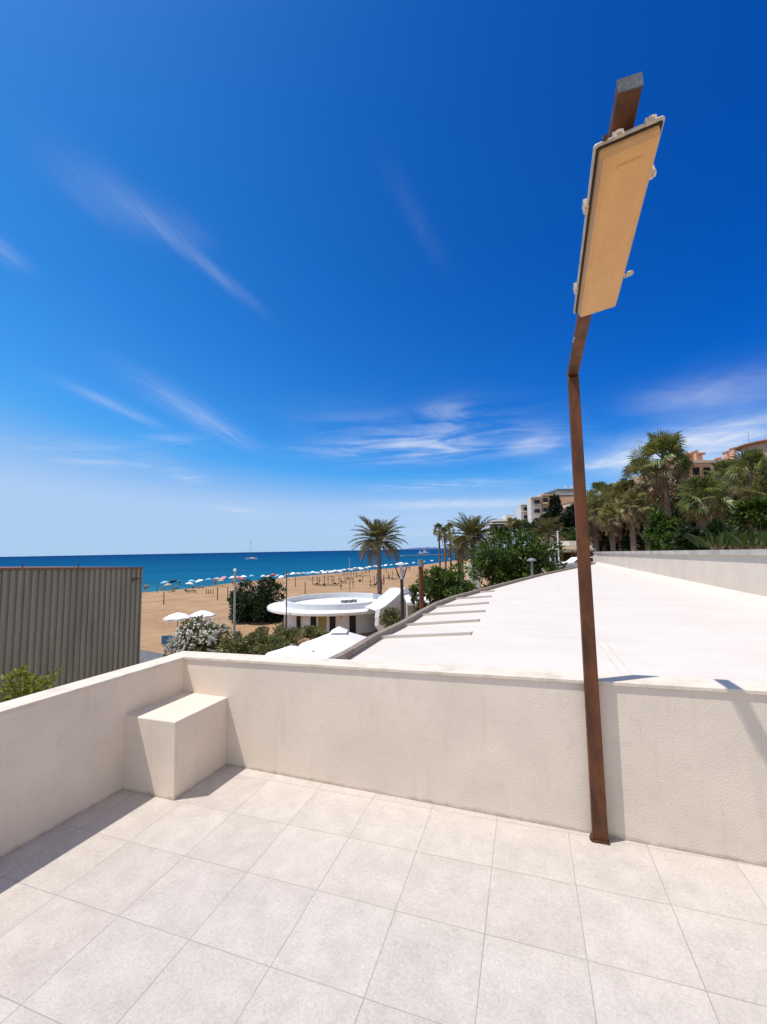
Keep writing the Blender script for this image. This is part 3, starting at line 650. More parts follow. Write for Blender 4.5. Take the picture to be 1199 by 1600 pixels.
def fan_leaf_add(b, p, d, up, rf, nseg, spread, droop):
    s = d.cross(up).normalized(); up = s.cross(d).normalized()
    for k_ in range(nseg):
        a = -spread/2+spread*(k_+.5)/nseg; dd = (d*math.cos(a)+s*math.sin(a)-up*.10*abs(math.sin(a))).normalized()
        L = rf*(1-.22*abs(a)/(spread/2))*R.uniform(.86, 1.08); w_ = L*math.tan(spread/nseg/2)*.80
        sd = (s*math.cos(a)-d*math.sin(a)); m1 = p+dd*L*.58
        tip = p+dd*L*(1-.12*droop)+Vector((0,0,-L*droop*.42))
        b.add((p, m1+sd*w_*.55-up*.015, tip, m1-sd*w_*.55+up*.015), ((0,1,2,3),))
def fan_palm(label, px, py, d, rpx, group, nl=40, tr=.16, gz=None, leafm=None, skirt=1.0, lean=0, seg=16, updown=1.0):
    c = at(px, py, d); k_ = d/FL; rc = rpx*k_*1.08
    gz = ground_at(c) if gz is None else gz
    t = thing('fan_palm', label, 'palm tree', (c.x+lean, c.y, gz), group)
    b = MB(); H = c.z-gz; pts = []; rs = []
    for i in range(11):
        u = i/10; pts.append((c.x+lean*(1-u)**2, c.y, gz-.1+H*u)); rs.append(tr*(1.25-.35*u)*(1+.05*(i % 2)))
    b.tube(pts, rs, 9); b.build('trunk', palm_bark, t, smooth=True)
    b = MB(); bo = MB()
    for i in range(nl):
        u = (i+.5)/nl; az = i*2.39996+R.uniform(-.35, .35); el = rad(88-125*u**1.15*updown+R.uniform(-14, 14))
        dv = Vector((math.cos(az)*math.cos(el), math.sin(az)*math.cos(el), math.sin(el)))
        pl = rc*R.uniform(.40, .66)*(.85 if u < .2 else 1); p0 = c+Vector((0,0,.1-.3*u)); p1 = p0+dv*pl+Vector((0,0,-.04*rc))
        bb = bo if u > .86 else b
        bb.bar(p0, p1, .020*rc/1.2+.008, .014)
        upv = Vector((-math.cos(az)*math.sin(el), -math.sin(az)*math.sin(el), math.cos(el)))
        d2 = (dv+Vector((0,0,-.10-.22*u))+rv()*.15).normalized()
        fan_leaf_add(bb, p1, d2, (upv*.8+rv()*1.25).normalized(), rc*R.uniform(.46, .60), seg, rad(R.uniform(190, 255)), R.uniform(.05, .75))
    b.build('crown', leafm or fan_leaf, t); bo.build('old_fronds', date_old, t)
    if skirt:
        b = MB()
        for i in range(int(15*skirt)):
            az = R.uniform(0, 6.28); el = rad(R.uniform(-84, -52)); dv = Vector((math.cos(az)*math.cos(el), math.sin(az)*math.cos(el), math.sin(el)))
            p0 = c+Vector((math.cos(az)*tr, math.sin(az)*tr, -R.uniform(.05, .7)*rc*skirt)); p1 = p0+dv*rc*.30
            b.bar(p0, p1, .02, .012); fan_leaf_add(b, p1, (dv+Vector((0,0,-.7))).normalized(), Vector((math.cos(az), math.sin(az), .2)), rc*R.uniform(.30, .48), 9, rad(R.uniform(45, 100)), .3)
        b.build('dead_skirt', dead_m, t)
    return t
def spike_plant(label, px, pyb, d, wpx, hpx, leafm, n, group, name='shrub', cat='shrub', broad=.24):
    p0 = at(px, pyb, d); k_ = d/FL; w_ = wpx*k_/2; h_ = hpx*k_
    t = thing(name, label, cat, (p0.x, p0.y, ground_at(p0)), group)
    b = MB(); gz = ground_at(p0)
    for i in range(n):
        a = R.uniform(0, 6.28); rr = w_*R.random()**.5; q = Vector((p0.x+math.cos(a)*rr, p0.y+math.sin(a)*rr, p0.z-h_*.2))
        tlt = Vector((math.cos(a)*R.uniform(-.2, .9), math.sin(a)*R.uniform(-.2, .9), 1)).normalized(); L = h_*R.uniform(.4, 1.15)
        sd = tlt.cross(rv()).normalized()*L*broad*.5; mid_ = q+tlt*L*.55; tip = q+tlt*L+Vector((math.cos(a), math.sin(a), -.3))*L*.16
        b.add((q, mid_+sd, tip, mid_-sd), ((0,1,2,3),))
    b.build('leaves', leafm, t)
    b = MB(); b.tube([(p0.x, p0.y, gz-.1), (p0.x, p0.y, p0.z)], [.12, .09], 7)
    for i in range(5):
        a = i*1.26; b.tube([(p0.x, p0.y, p0.z-h_*.5), (p0.x+math.cos(a)*w_*.6, p0.y+math.sin(a)*w_*.6, p0.z+h_*.1)], [.06, .03], 5)
    b.build('stem', bark_m, t)
    return t

# bush beside the left parapet
bc = at(28, 1082, 4.9)
t = thing('shrub', 'sunlit yellow-green leafy bush behind the left parapet, in front of the corrugated shed', 'shrub', (bc.x-.1, bc.y, GZ))
b = MB(); limbs(b, (bc.x-.1, bc.y, GZ), bc+Vector((0,0,-.3)), .5, .4, .07); b.build('trunk', bark_m, t)
b = MB(); crown(b, bc+Vector((-.12, 0, -.30)), .55, .5, .42, 1300, .085, 36, .28, .5)
for (px, py, k_) in ((33, 1046, 60), (46, 1058, 40), (15, 1068, 50), (85, 1050, 22), (70, 1062, 30), (58, 1070, 40), (22, 1056, 30)):
    c_ = at(px, py+6, 4.9)
    for i in range(k_):
        q = rv(); leafq(b, c_+Vector((q.x*.05, q.y*.08, q.z*.07)), (rv()+Vector((0,0,.5))).normalized(), rv().normalized(), .055, .03)
b.build('crown', lime_leaf, t)
b = MB(); s0 = at(60, 1085, 4.9); s1 = at(88, 1049, 4.9); b.tube([s0, s0.lerp(s1, .5)+Vector((0,0,.03)), s1], [.006, .005, .003], 5); b.build('twig', bark_m, t); b = MB(); s1 = at(33, 1043, 4.9); b.tube([at(32, 1085, 4.9), s1], [.006, .003], 5); b.build('twig', bark_m, t)

tree('ficus_tree', 'dense dark green round tree on the sand beside the grey lamp pole', 'tree', 404, 952, 50, 86, 98, dark_leaf, 6500, .42, 90, cr=.20, hollow=.80, up=.5)
tree('tree', 'big green bushy tree at the far roof edge behind the mushroom lamp', 'tree', 802, 878, 33, 126, 106, mid_leaf, 6400, .34, 64, cr=.27, hollow=.55)
tree('tree', 'lower green leafy tree behind the rusty post, left of the mushroom lamp', 'tree', 698, 918, 29, 86, 66, mid_leaf, 3600, .27, 46, cr=.28, hollow=.5)
tree('shrub', 'small sprig of green leaves overhanging the white carport roof by the rusty post', 'shrub', 648, 925, 29, 15, 24, mid_leaf, 160, .26, 8)
tree('hedge_bush', 'clipped green bush beneath the Y-shaped lamp beside the white ramp wall', 'shrub', 612, 969, 33, 36, 34, olive_leaf, 1500, .2, 30, cr=.26, hollow=.6)
tree('shrub', 'small green bush at the foot of the rusty post by the roof kerb', 'shrub', 668, 952, 30, 36, 34, mid_leaf, 1000, .22, 22)
# flowering bush and its neighbours below the parapet corner
c = at(318, 1000, 30); t = thing('flowering_bush', 'large grey-white flowering bush in front of the two white beach parasols', 'shrub', (c.x, c.y, GZ))
b = MB(); limbs(b, (c.x, c.y, GZ), c, 1.8, 1.2, .12); b.build('trunk', bark_m, t)
b = MB(); crown(b, c+Vector((0, 0, -.4)), 2.2, 1.8, 1.75, 3200, .26, 44, .27, .6); b.build('foliage', olive_leaf, t)
b = MB()
for i in range(210):
    v = rv().normalized(); v.z = abs(v.z)*1.0-.15
    if v.y > .6: v.y = -v.y
    q = c+Vector((v.x*2.25, v.y*1.85, -.4+v.z*1.8)); dv = (v+rv()*.7).normalized()
    for j in range(7):
        pp = q+dv*.085*j*R.uniform(.8, 1.1)+rv()*.07
        leafq(b, pp, rv().normalized(), (v+rv()*.4).normalized(), R.uniform(.12, .2), .13)
b.build('flowers', pale_flower, t)
tree('shrub', 'olive green bush at the parapet corner, right of the flowering bush and grey pole', 'shrub', 405, 1008, 28, 66, 52, olive_leaf, 1900, .24, 34, cr=.25)
tree('shrub', 'broad yellow-olive bush with arching sprays in front of the round white building', 'shrub', 445, 1002, 29, 70, 50, olive_leaf, 2000, .28, 30, cr=.3, W=.25)
tree('shrub', 'yellow-olive bush tucked right under the parapet below the dark round tree', 'shrub', 372, 1012, 25, 50, 40, olive_leaf, 1300, .2, 24, cr=.28)
tree('shrub', 'low olive bush between the arching bush and the white gazebo canopies', 'shrub', 425, 1014, 25, 56, 40, olive_leaf, 1300, .2, 24, cr=.28)
tree('shrub', 'small olive bush between the flowering bush and the beach parasols', 'shrub', 313, 975, 33, 26, 18, olive_leaf, 500, .25, 12)
tree('shrub', 'pale flecked bush behind the white gazebo canopies by the building doors', 'shrub', 492, 990, 30, 40, 22, olive_leaf, 700, .22, 18)

# palms by the beach
G1 = 'date palms beside the beach'
date_palm('single date palm with wide drooping crown standing alone behind the round white building', 592, 843, 50, 38, G1, 60, .24)
date_palm('date palm with broad arching crown behind the big green tree', 738, 838, 52, 36, G1, 58, .26)
date_palm('smaller olive date palm partly hidden at the left of the broad date palm', 716, 855, 66, 22, G1, 40, .2)
date_palm('pale date palm rising just above the big green tree below the cypress', 855, 832, 44, 26, G1, 44, .2)
G2 = 'slender fan palms on the beach'
for (px, py, lb) in ((686, 828, 'leftmost of three slender fan palms on the beach'), (695, 833, 'middle of three slender fan palms on the beach, darkest crown'), (703, 827, 'rightmost of three slender fan palms on the beach')):
    fan_palm(lb, px, py, 78+R.uniform(-4, 4), 11, G2, 34, .17, skirt=1.2, seg=9)
for (px, py, lb) in ((720, 868, 'short slim palm left of the broad date palm trunk'), (722, 848, 'slim fan palm with ragged crown next to the three beach fan palms')):
    fan_palm(lb, px, py, 74, 10, G2, 26, .13, skirt=1, seg=8, leafm=fan_olive)

# right-hand palm garden
G3 = 'fan palms behind the roof wall'
fan_palm('tallest fan palm with brown dead skirt, standing against the sky behind the roof wall', 1036, 716, 22, 45, G3, 56, .15, skirt=1.5, seg=20, lean=.35)
fan_palm('olive fan palm just left of and below the tallest one', 1006, 748, 24, 34, G3, 44, .17, leafm=fan_olive, skirt=1.7)
FP = [(940, 776, 27, 25, 'small dark fan palm at the left end of the palm row', fan_leaf, 1.0), (930, 800, 26, 26, 'ragged brown-green fan palm nearest to the rusty lamp post', fan_olive, 1.6),
      (967, 782, 25, 30, 'drooping olive fan palm, second crown from the lamp post', fan_olive, 1.7), (986, 790, 23, 27, 'short fan palm with long brown skirt between two taller palms', fan_olive, 1.7),
      (955, 806, 24, 24, 'low brown-tinged fan palm at the roof wall end', fan_olive, 1.5),
      (1098, 780, 19, 40, 'broad round fan palm with pale leaf stalks right of the tallest palm', fan_leaf, 1.3), (1150, 757, 24, 34, 'fan palm below the coral building terrace', fan_olive, .8),
      (1176, 738, 21, 38, 'large fan palm at the right edge of the picture under the round coral building', fan_leaf, 1.2), (1130, 745, 27, 28, 'fan palm in front of the coral chimneys', fan_leaf, .6), (1196, 775, 20, 34, 'low fan palm at the right edge of the picture above the broad leaves', fan_olive, .8)]
for (px, py, d, r_, lb, lm, sk) in FP: fan_palm(lb, px, py, d, r_, G3, 42, .15, leafm=lm, skirt=sk)
G4 = 'undergrowth behind the roof wall'
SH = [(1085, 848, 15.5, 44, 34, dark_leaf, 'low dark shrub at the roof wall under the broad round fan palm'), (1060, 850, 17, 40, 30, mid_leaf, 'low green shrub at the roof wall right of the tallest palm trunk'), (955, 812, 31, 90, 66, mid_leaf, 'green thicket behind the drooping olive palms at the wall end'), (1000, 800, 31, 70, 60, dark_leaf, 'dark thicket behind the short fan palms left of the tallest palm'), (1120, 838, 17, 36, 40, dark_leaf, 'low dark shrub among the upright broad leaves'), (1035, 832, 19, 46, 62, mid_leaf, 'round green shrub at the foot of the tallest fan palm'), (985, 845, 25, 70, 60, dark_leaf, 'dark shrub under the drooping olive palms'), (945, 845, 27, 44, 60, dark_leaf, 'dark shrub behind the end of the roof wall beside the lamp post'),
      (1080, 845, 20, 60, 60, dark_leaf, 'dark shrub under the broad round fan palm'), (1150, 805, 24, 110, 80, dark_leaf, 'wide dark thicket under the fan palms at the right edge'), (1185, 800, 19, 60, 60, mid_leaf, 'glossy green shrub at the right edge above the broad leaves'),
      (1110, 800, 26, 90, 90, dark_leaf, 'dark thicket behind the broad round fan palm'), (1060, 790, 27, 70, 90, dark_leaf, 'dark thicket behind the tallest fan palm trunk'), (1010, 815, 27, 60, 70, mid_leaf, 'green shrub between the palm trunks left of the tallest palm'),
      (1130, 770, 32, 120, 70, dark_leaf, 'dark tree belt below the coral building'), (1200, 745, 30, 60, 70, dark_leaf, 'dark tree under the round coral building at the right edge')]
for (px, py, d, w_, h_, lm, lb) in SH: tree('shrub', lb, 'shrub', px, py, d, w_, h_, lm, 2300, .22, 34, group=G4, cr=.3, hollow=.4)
for (px, d, lb) in ((1120, 14.5, 'upright broad-leaved plant behind the roof wall, left of a taller clump'), (1150, 15, 'tall clump of upright broad leaves above the roof wall'), (1180, 14, 'upright broad-leaved clump at the right edge of the picture')):
    spike_plant(lb, px, 850, d, 48, 31, broad_leaf, 60, 'broad-leaved plants behind the roof wall')

# hillside trees
tree('cypress_tree', 'tall narrow dark cypress in front of the tan apartment block', 'tree', 867, 796, 85, 17, 58, cypress_leaf, 2200, .55, 60, cr=.2, hollow=.2)
tree('tree', 'dark spreading pine beside the cypress, behind the lamp post', 'tree', 892, 812, 75, 54, 46, cypress_leaf, 2400, .6, 30)
tree('tree', 'dark green round tree below the tan apartment block', 'tree', 838, 828, 78, 36, 28, dark_leaf, 2200, .55, 30)
tree('tree', 'small dark green tree left of the cypress foot', 'tree', 853, 816, 82, 20, 30, dark_leaf, 1200, .5, 20)
tree('tree', 'dark clump of trees under the white terraced hotel', 'tree', 782, 832, 120, 26, 22, dark_leaf, 1400, .8, 22)
tree('tree', 'brown-green tree between the hotel and the white tower', 'tree', 808, 820, 125, 26, 26, olive_leaf, 1400, .8, 20)
fan_palm('thin palm silhouetted beside the white terraced hotel', 797, 816, 110, 9, 'hillside palms', 24, .18, leafm=fan_olive, seg=8)
tree('tree', 'low green tree behind the beach bar next to the lamp post', 'tree', 905, 838, 60, 50, 26, mid_leaf, 1500, .45, 24)
tree('tree', 'dark tree on the hill between the lamp post and the fan palms', 'tree', 918, 800, 70, 34, 60, dark_leaf, 1800, .5, 26)

# ------------------------------------------------------------------ round white building
cx_, cy_ = at(527, 940, 46)[:2]; RC = Vector((cx_, cy_, GZ))
rb = thing('round_building', 'round white beach building with a wide disc roof and a raised ring parapet', 'building', tuple(RC))
ra = 7.3; ztp = -3.95
b = MB(); b.lathe((cx_, cy_, 0), [(0.01, ztp-.02), (5.4, ztp-.02), (ra-.05, ztp), (ra, ztp-.05), (ra, ztp-.26), (ra-.1, ztp-.32), (0.01, ztp-.32)], 96); b.build('roof_disc', white_m, rb)
rr = 5.55; b = MB(); b.lathe((cx_, cy_, 0), [(rr, ztp-.03), (rr, ztp+.52), (rr-.05, ztp+.56), (rr-.25, ztp+.56), (rr-.28, ztp+.52), (rr-.28, ztp-.03)], 96); b.build('ring_parapet', M('grey_white_render', (.58, .60, .63), .7, .06, 2), rb)
b = MB(); b.lathe((cx_, cy_, 0), [(5.6, GZ), (5.6, ztp-.31)], 96); b.build('wall', M('blue_white_paint', (.80, .84, .88), .7, .04, 2), rb)
def toang(px):  # where the sight line meets the drum
    v = at(px, 975, 1)-CAM; o = Vector((CAM.x-cx_, CAM.y-cy_)); d2 = Vector((v.x, v.y)).normalized(); r_ = 5.6
    bq = o.dot(d2); disc = bq*bq-(o.length_squared-r_*r_)
    q = o+d2*(-bq-math.sqrt(max(disc, 0))); return math.atan2(q.y, q.x)
for (px, wd) in ((467.7, .62), (490.5, .62), (520, .58), (551, .66)):
    a = toang(px); n2 = Vector((math.cos(a), math.sin(a), 0)); t2 = Vector((-math.sin(a), math.cos(a), 0)); p = Vector((cx_, cy_, GZ+1.0))+n2*5.6
    b = MB()
    for s_ in (-1, 1): b.box(p+t2*s_*(wd/2+.05), (.1, .16, 1.98), t2, n2)
    b.box(p+Vector((0,0,1.03)), (wd+.2, .16, .09), t2, n2); fr = b.build('door_frame', white_m, rb)
    b = MB(); b.box(p+n2*.012, (wd, .06, 1.96), t2, n2); b.build('door_glass', glass_m, fr)
a = toang(504); n2 = Vector((math.cos(a), math.sin(a), 0)); t2 = Vector((-math.sin(a), math.cos(a), 0))
b = MB(); b.box(Vector((cx_, cy_, GZ+1))+n2*5.6, (.75, .08, 2.0), t2, n2); b.build('yellow_panel', M('ochre_panel', (.34, .28, .10), .7), rb)
p = at(447, 975, 41); b = MB(); b.tube([(p.x, p.y, GZ), (p.x, p.y, ztp-.3)], .13, 10); b.build('column', lightgrey_m, rb)
b = MB()
for (ox, oy) in ((.6, .4), (1.1, .7), (1.5, 1.2)): b.box((cx_+ox, cy_+oy, ztp+.12), (.5, .4, .3))
b.build('roof_vent', grey_m, rb)
p = at(533, 972, 40.2); b = MB(); b.tube([(p.x, p.y, ztp-.75), (p.x, p.y, ztp-.45)], [.07, .09], 8); b.build('wall_lamp', tan_m, rb)

rh = thing('beach_house', 'white beach house with a sloping ramp wall joined to the right of the round building', 'building', tuple(at(620, 965, 38).xy)+(GZ,))
fw = (DEP.x, DEP.y, 0)
def rd(x): return 36.5+(x-592)*.20
RW = ((592, 965), (594, 952), (604, 946), (616, 936), (626, 926), (634, 918), (641, 919), (644, 940), (645, 975), (636, 985), (606, 992))
lv = LAT.to_3d()*-1
b = MB(); pts = [at(x, y, rd(x)) for x, y in RW]
b.extrude(pts[::-1], lv*.35); b.build('ramp_wall', M('white_render', (.62, .63, .65), .75, .05, 2), rh)
b = MB(); pts = [at(x, y, rd(x))+lv*.352+Vector((0,0,-.12)) for x, y in ((594, 952), (604, 946), (616, 936), (626, 926), (634, 918), (641, 919), (643, 940), (605, 960))]
b.extrude(pts[::-1], lv*1.1+DEP.to_3d()*2.6); b.build('ramp_roof', white_m, rh)
b = MB(); pts = [at(x, y, 36.2) for x, y in ((592, 966), (606, 991), (600, 991), (591, 978))]; b.extrude(pts[::-1], lv*.3+DEP.to_3d()*.2); b.build('buttress', white_m, rh)
q = at(636, 941.5, 38); q2 = at(676, 939.5, 38); zr_ = q.z
b = MB(); d_ = Vector(fw)*14; b.hexa([Vector((q.x, q.y, zr_-.25)), Vector((q2.x, q2.y, zr_-.25)), Vector((q2.x, q2.y, zr_-.25))+d_, Vector((q.x, q.y, zr_-.25))+d_, Vector((q.x, q.y, zr_)), Vector((q2.x, q2.y, zr_)), Vector((q2.x, q2.y, zr_))+d_, Vector((q.x, q.y, zr_))+d_]); b.build('carport_roof', white_m, rh)
b = MB(); lp0 = Vector((q.x, q.y, GZ))+d_*.08; lp1 = Vector((q2.x, q2.y, GZ))+d_*.08; b.hexa([lp0+d_*.4, lp1+d_*.4, lp1+d_*.9, lp0+d_*.9]+[x+Vector((0,0,zr_-.26-GZ)) for x in (lp0+d_*.4, lp1+d_*.4, lp1+d_*.9, lp0+d_*.9)]); b.build('back_wall', offwhite, rh)
for s_ in (.03, .97): b = MB(); b.tube([lp0.lerp(lp1, s_), lp0.lerp(lp1, s_)+Vector((0,0,zr_-.26-GZ))], .08, 8); b.build('post', white_m, rh)
# white steps and low walls glimpsed by the trees
sw = thing('garden_steps', 'low white garden walls and steps between the two green trees', 'wall', tuple(at(742, 905, 40).xy)+(GZ,))
b = MB()
for (x, y, w_, h_) in ((741, 893, 15, 3.2), (743, 903, 16, 2.6), (739, 915, 14, 1.6), (734, 880, 6, 4.5)):
    p = at(x, y, 44); b.box((p.x, p.y, p.z-1.2), (w_*44/FL, .5, 2.4), LAT.to_3d(), DEP.to_3d())
b.build('wall', offwhite, sw)

# ------------------------------------------------------------------ parasols
def parasol(root, base, r, hc, rise, n, cm, pm, rot=0.0, flap=.10, square=False, tilt=None, pr=.025, vent=False):
    base = Vector(base); b = MB(); b.tube([base+Vector((0,0,-.1)), base+Vector((0,0,hc+rise+.06))], pr, 8); b.build('pole', pm, root)
    b = MB(); N = n; vs = []; top = base+Vector((0, 0, hc+rise))
    edge_ = []
    for k_ in range(N):
        a = rot+2*math.pi*k_/N; edge_.append(base+Vector((math.cos(a)*r, math.sin(a)*r, hc)))
    for k_ in range(N):
        e1, e2 = edge_[k_], edge_[(k_+1) % N]; m_ = (e1+e2)/2; m_ = base+Vector(((m_.x-base.x)*.95, (m_.y-base.y)*.95, hc+rise*.06))
        bu = .16 if n > 4 else -.02; i1 = top.lerp(e1, .55)+Vector((0,0,rise*bu)); i2 = top.lerp(e2, .55)+Vector((0,0,rise*bu)); im = (i1+i2)/2+Vector((0,0,-rise*.02))
        b.add((top, i1, im, i2, e1, m_, e2), ((0,1,2), (0,2,3), (1,4,5,2), (2,5,6,3)))
        dn = Vector((0,0,-flap)); b.add((e1, m_, e2, e2+dn, m_+dn, e1+dn), ((0,5,4,1), (1,4,3,2)))
    cn = b.build('canopy', cm, root)
    if vent:
        b = MB(); v0 = top+Vector((0,0,.16)); vv = [top.lerp(e, .17)+Vector((0,0,.10)) for e in edge_]
        for k_ in range(N): b.add((v0, vv[k_], vv[(k_+1) % N]), ((0,1,2),))
        b.build('vent_cap', cm, cn)
    b = MB()
    for e in edge_: b.bar(top+Vector((0,0,-.08)), e+Vector((0,0,-.03)), .02, .02)
    b.build('ribs', lightgrey_m, cn)
    return root
GP = 'white beach parasols by the flowering bush'
for (px, py, d, rpx, lb) in ((278, 961, 36, 21, 'white beach parasol, the left of the pair above the flowering bush'), (316, 957.5, 38, 20, 'white beach parasol, the right of the pair above the flowering bush')):
    p = at(px, py, d); t = thing('beach_parasol', lb, 'parasol', (p.x, p.y, GZ), GP); r_ = rpx*d/FL
    parasol(t, (p.x, p.y, GZ), r_, p.z-GZ-.22, .46, 8, cloth_w, wood_m, flap=.14, pr=.03)
GG = 'large white gazebo parasols below the parapet'
p = at(530, 983, 24); t = thing('gazebo_parasol', 'largest white square gazebo parasol with a vent cap, in front of the round building doors', 'parasol', (p.x, p.y, GZ), GG)
parasol(t, (p.x, p.y, GZ), 3.9, p.z-GZ-1.35, 1.35, 4, cloth_w, lightgrey_m, rot=rad(62), flap=.22, vent=True, pr=.05)
p = at(456, 1008, 20.5); t = thing('gazebo_parasol', 'smaller white square gazebo parasol at the left of the vented one', 'parasol', (p.x, p.y, GZ), GG)
parasol(t, (p.x, p.y, GZ), 2.3, p.z-GZ-.7, .7, 4, cloth_w, lightgrey_m, rot=rad(62), flap=.2, pr=.05)
p = at(490, 1022, 20.0); t = thing('gazebo_parasol', 'low flat white gazebo parasol nearest to the parapet', 'parasol', (p.x, p.y, GZ), GG)
parasol(t, (p.x, p.y, GZ), 2.6, p.z-GZ-.35, .45, 4, cloth_w, lightgrey_m, rot=rad(62), flap=.2, pr=.05)

# shoreline parasols: one small mesh per colour, copied
def far_parasol(name, cm):
    b = MB(); N = 8; top = Vector((0,0,2.25)); r_ = 1.05
    e = [Vector((math.cos(2*math.pi*k_/N)*r_, math.sin(2*math.pi*k_/N)*r_, 1.80)) for k_ in range(N)]
    for k_ in range(N):
        a, c_ = e[k_], e[(k_+1) % N]; b.add((top, top.lerp(a, .55)+Vector((0,0,.05)), top.lerp(c_, .55)+Vector((0,0,.05)), c_, a), ((0,1,2), (1,4,3,2)))
        b.add((a, c_, c_+Vector((0,0,-.14)), a+Vector((0,0,-.14))), ((0,3,2,1),))
    b.cur = 1; b.tube([(0,0,-.15), (0,0,2.32)], .03, 6)
    return b
UM = [(259,922,'blue'),(263,925,'tan'),(271,918,'dark'),(299.5,917,'blue'),(294.7,923,'white'),(314,917,'white'),(326,915,'blue'),(338,914,'white'),(352,912,'pink'),(346,917,'tan'),
      (365,911,'white'),(372,913,'pink'),(381,911,'white'),(377,915,'red'),(394,908.5,'blue'),(411,909,'white'),(419,910,'white'),(427,908,'red'),(437,909,'blue'),(442,911,'white'),(451,906,'grey'),(459,905,'white'),(466,904.5,'white'),
      (473,904,'grey'),(481,904,'blue'),(489,902,'white'),(496,903,'grey'),(502,901,'white'),(508,902,'white'),(513,900.5,'grey'),(518,901,'white'),(523,899,'white'),(529,899,'white'),(535,898,'grey'),(540,897.5,'white'),(545,896.5,'white'),(550,896.5,'grey'),
      (555,895.5,'white'),(561,894.5,'white'),(566,894.5,'white'),(572,893,'grey'),(578,892,'white'),(585,891.5,'white'),(591,891,'white'),(597,890.5,'blue'),(604,889,'white'),(612,888.5,'grey'),(620,887,'white'),(628,887,'dark'),(636,886,'white'),(647,884.5,'white'),(655,884,'blue'),(664,882.5,'grey'),(675,881,'white'),(688,879.5,'red'),(703,877.5,'white'),(713,876.5,'blue'),(724,875.5,'pink')]
UM.sort(); proto = {}; cnt = {}
CN = dict(white='white', blue='pale blue', red='red', pink='pink and white', tan='tan', grey='pale grey', dark='dark')
tot_c = {}
for u_ in UM: tot_c[u_[2]] = tot_c.get(u_[2], 0)+1
for (px, py, cn_) in UM:
    p = onz(px, py, GZ); cnt[cn_] = cnt.get(cn_, 0)+1
    lb = f"{CN[cn_]} beach umbrella by the water, {ORD[cnt[cn_]-1]} {CN[cn_].split()[0]} one from the shed"
    if cn_ not in proto:
        o = far_parasol('beach_umbrella', None).build('beach_umbrella', [CL[cn_], wood_m]); proto[cn_] = o
    else: o = proto[cn_].copy(); COL.objects.link(o)
    o.location = p; ti = R.uniform(.05, .38); ta = R.uniform(0, 6.28)
    o.rotation_euler = (ti*math.cos(ta), ti*math.sin(ta), R.uniform(0, 6)); s_ = R.uniform(.68, .98); o.scale = (s_, s_, R.uniform(.8, .95))
    tag(o, lb, 'umbrella', 'beach umbrellas along the waterline')

# posts on the sand
def post_mesh(h, arms):
    b = MB(); b.tube([(0,0,-.3), (0,0,h)], [.085, .07], 7)
    if arms:
        for a in (0, 1.57): b.bar((-.62*math.cos(a), -.62*math.sin(a), h*.55), (.62*math.cos(a), .62*math.sin(a), h*.55), .05, .05)
    return b
pp1 = post_mesh(2.1, False); pp2 = post_mesh(2.0, True); pp3 = post_mesh(.8, False)
PO = [(256,945,0),(340,938,0),(356,939,0),(477,928,0),(462,917.5,0),(489,913,1),(496,913.5,0),(499.5,914.5,1),(507,914.5,0),(513,913,1),(519,915.5,0),(522,915,1),(530,912,1),(533,915,0),(541,912.5,1),(546.5,920,0),(552,918,1),(538,905,0),(543,904.5,0),(549,904,0),(553,903,0),(557,903,1),(567,908,1),(579,916.5,1),(585,913.5,1),(589,911,1),(597,920,1),(608,907,1),(614,902,1),(604,897,0),(621,905,1),(600,915,0),(322.5,928,2),(326,928,2),(329,928,2),(333,928,2),(631,897,1),(640,893,0),(245.5,926,0)]
PO.sort(); pr_ = {}; c0 = [0, 0, 0]
WH = {0: 'plain wooden post', 1: 'wooden shade post with a crossbar', 2: 'short stake'}
for (px, py, kd) in PO:
    p = onz(px, py, GZ); c0[kd] += 1
    if kd not in pr_: o = (pp1, pp2, pp3)[kd].build('beach_post', wood_m); pr_[kd] = o
    else: o = pr_[kd].copy(); COL.objects.link(o)
    o.location = p; s_ = R.uniform(.9, 1.15); o.scale = (1, 1, s_); o.rotation_euler = (0, 0, R.uniform(0, 3))
    tag(o, f"{WH[kd]} on the sand, {ORD[c0[kd]-1]} such from the shed", 'post', 'wooden posts on the beach')
# loungers under the posts
b = MB(); b.box((0,0,.3), (1.9, .62, .07)); b.box((-.8,0,.48), (.5, .6, .06), (.8,0,-.6), (0,1,0), (.6,0,.8))
for x in (-.7, .7):
    for y in (-.25, .25): b.box((x, y, .13), (.06, .06, .27))
lo = None; LO = [(493,914.5),(503,915.5),(511,915),(526,914),(537,911),(548,905.5),(562,909),(583,916),(593,913.5),(606,904),(616,906),(299,926),(306,920),(560,901),(574,900.5)]
LO.sort()
for i, (px, py) in enumerate(LO):
    p = onz(px, py, GZ)
    if lo is None: o = b.build('sun_lounger', wood_m); lo = o
    else: o = lo.copy(); COL.objects.link(o)
    o.location = p; o.rotation_euler = (0, 0, R.uniform(0, 3))
    tag(o, f"dark low sun lounger on the sand, {ORD[i]} from the corrugated shed", 'sun lounger', 'sun loungers on the beach')

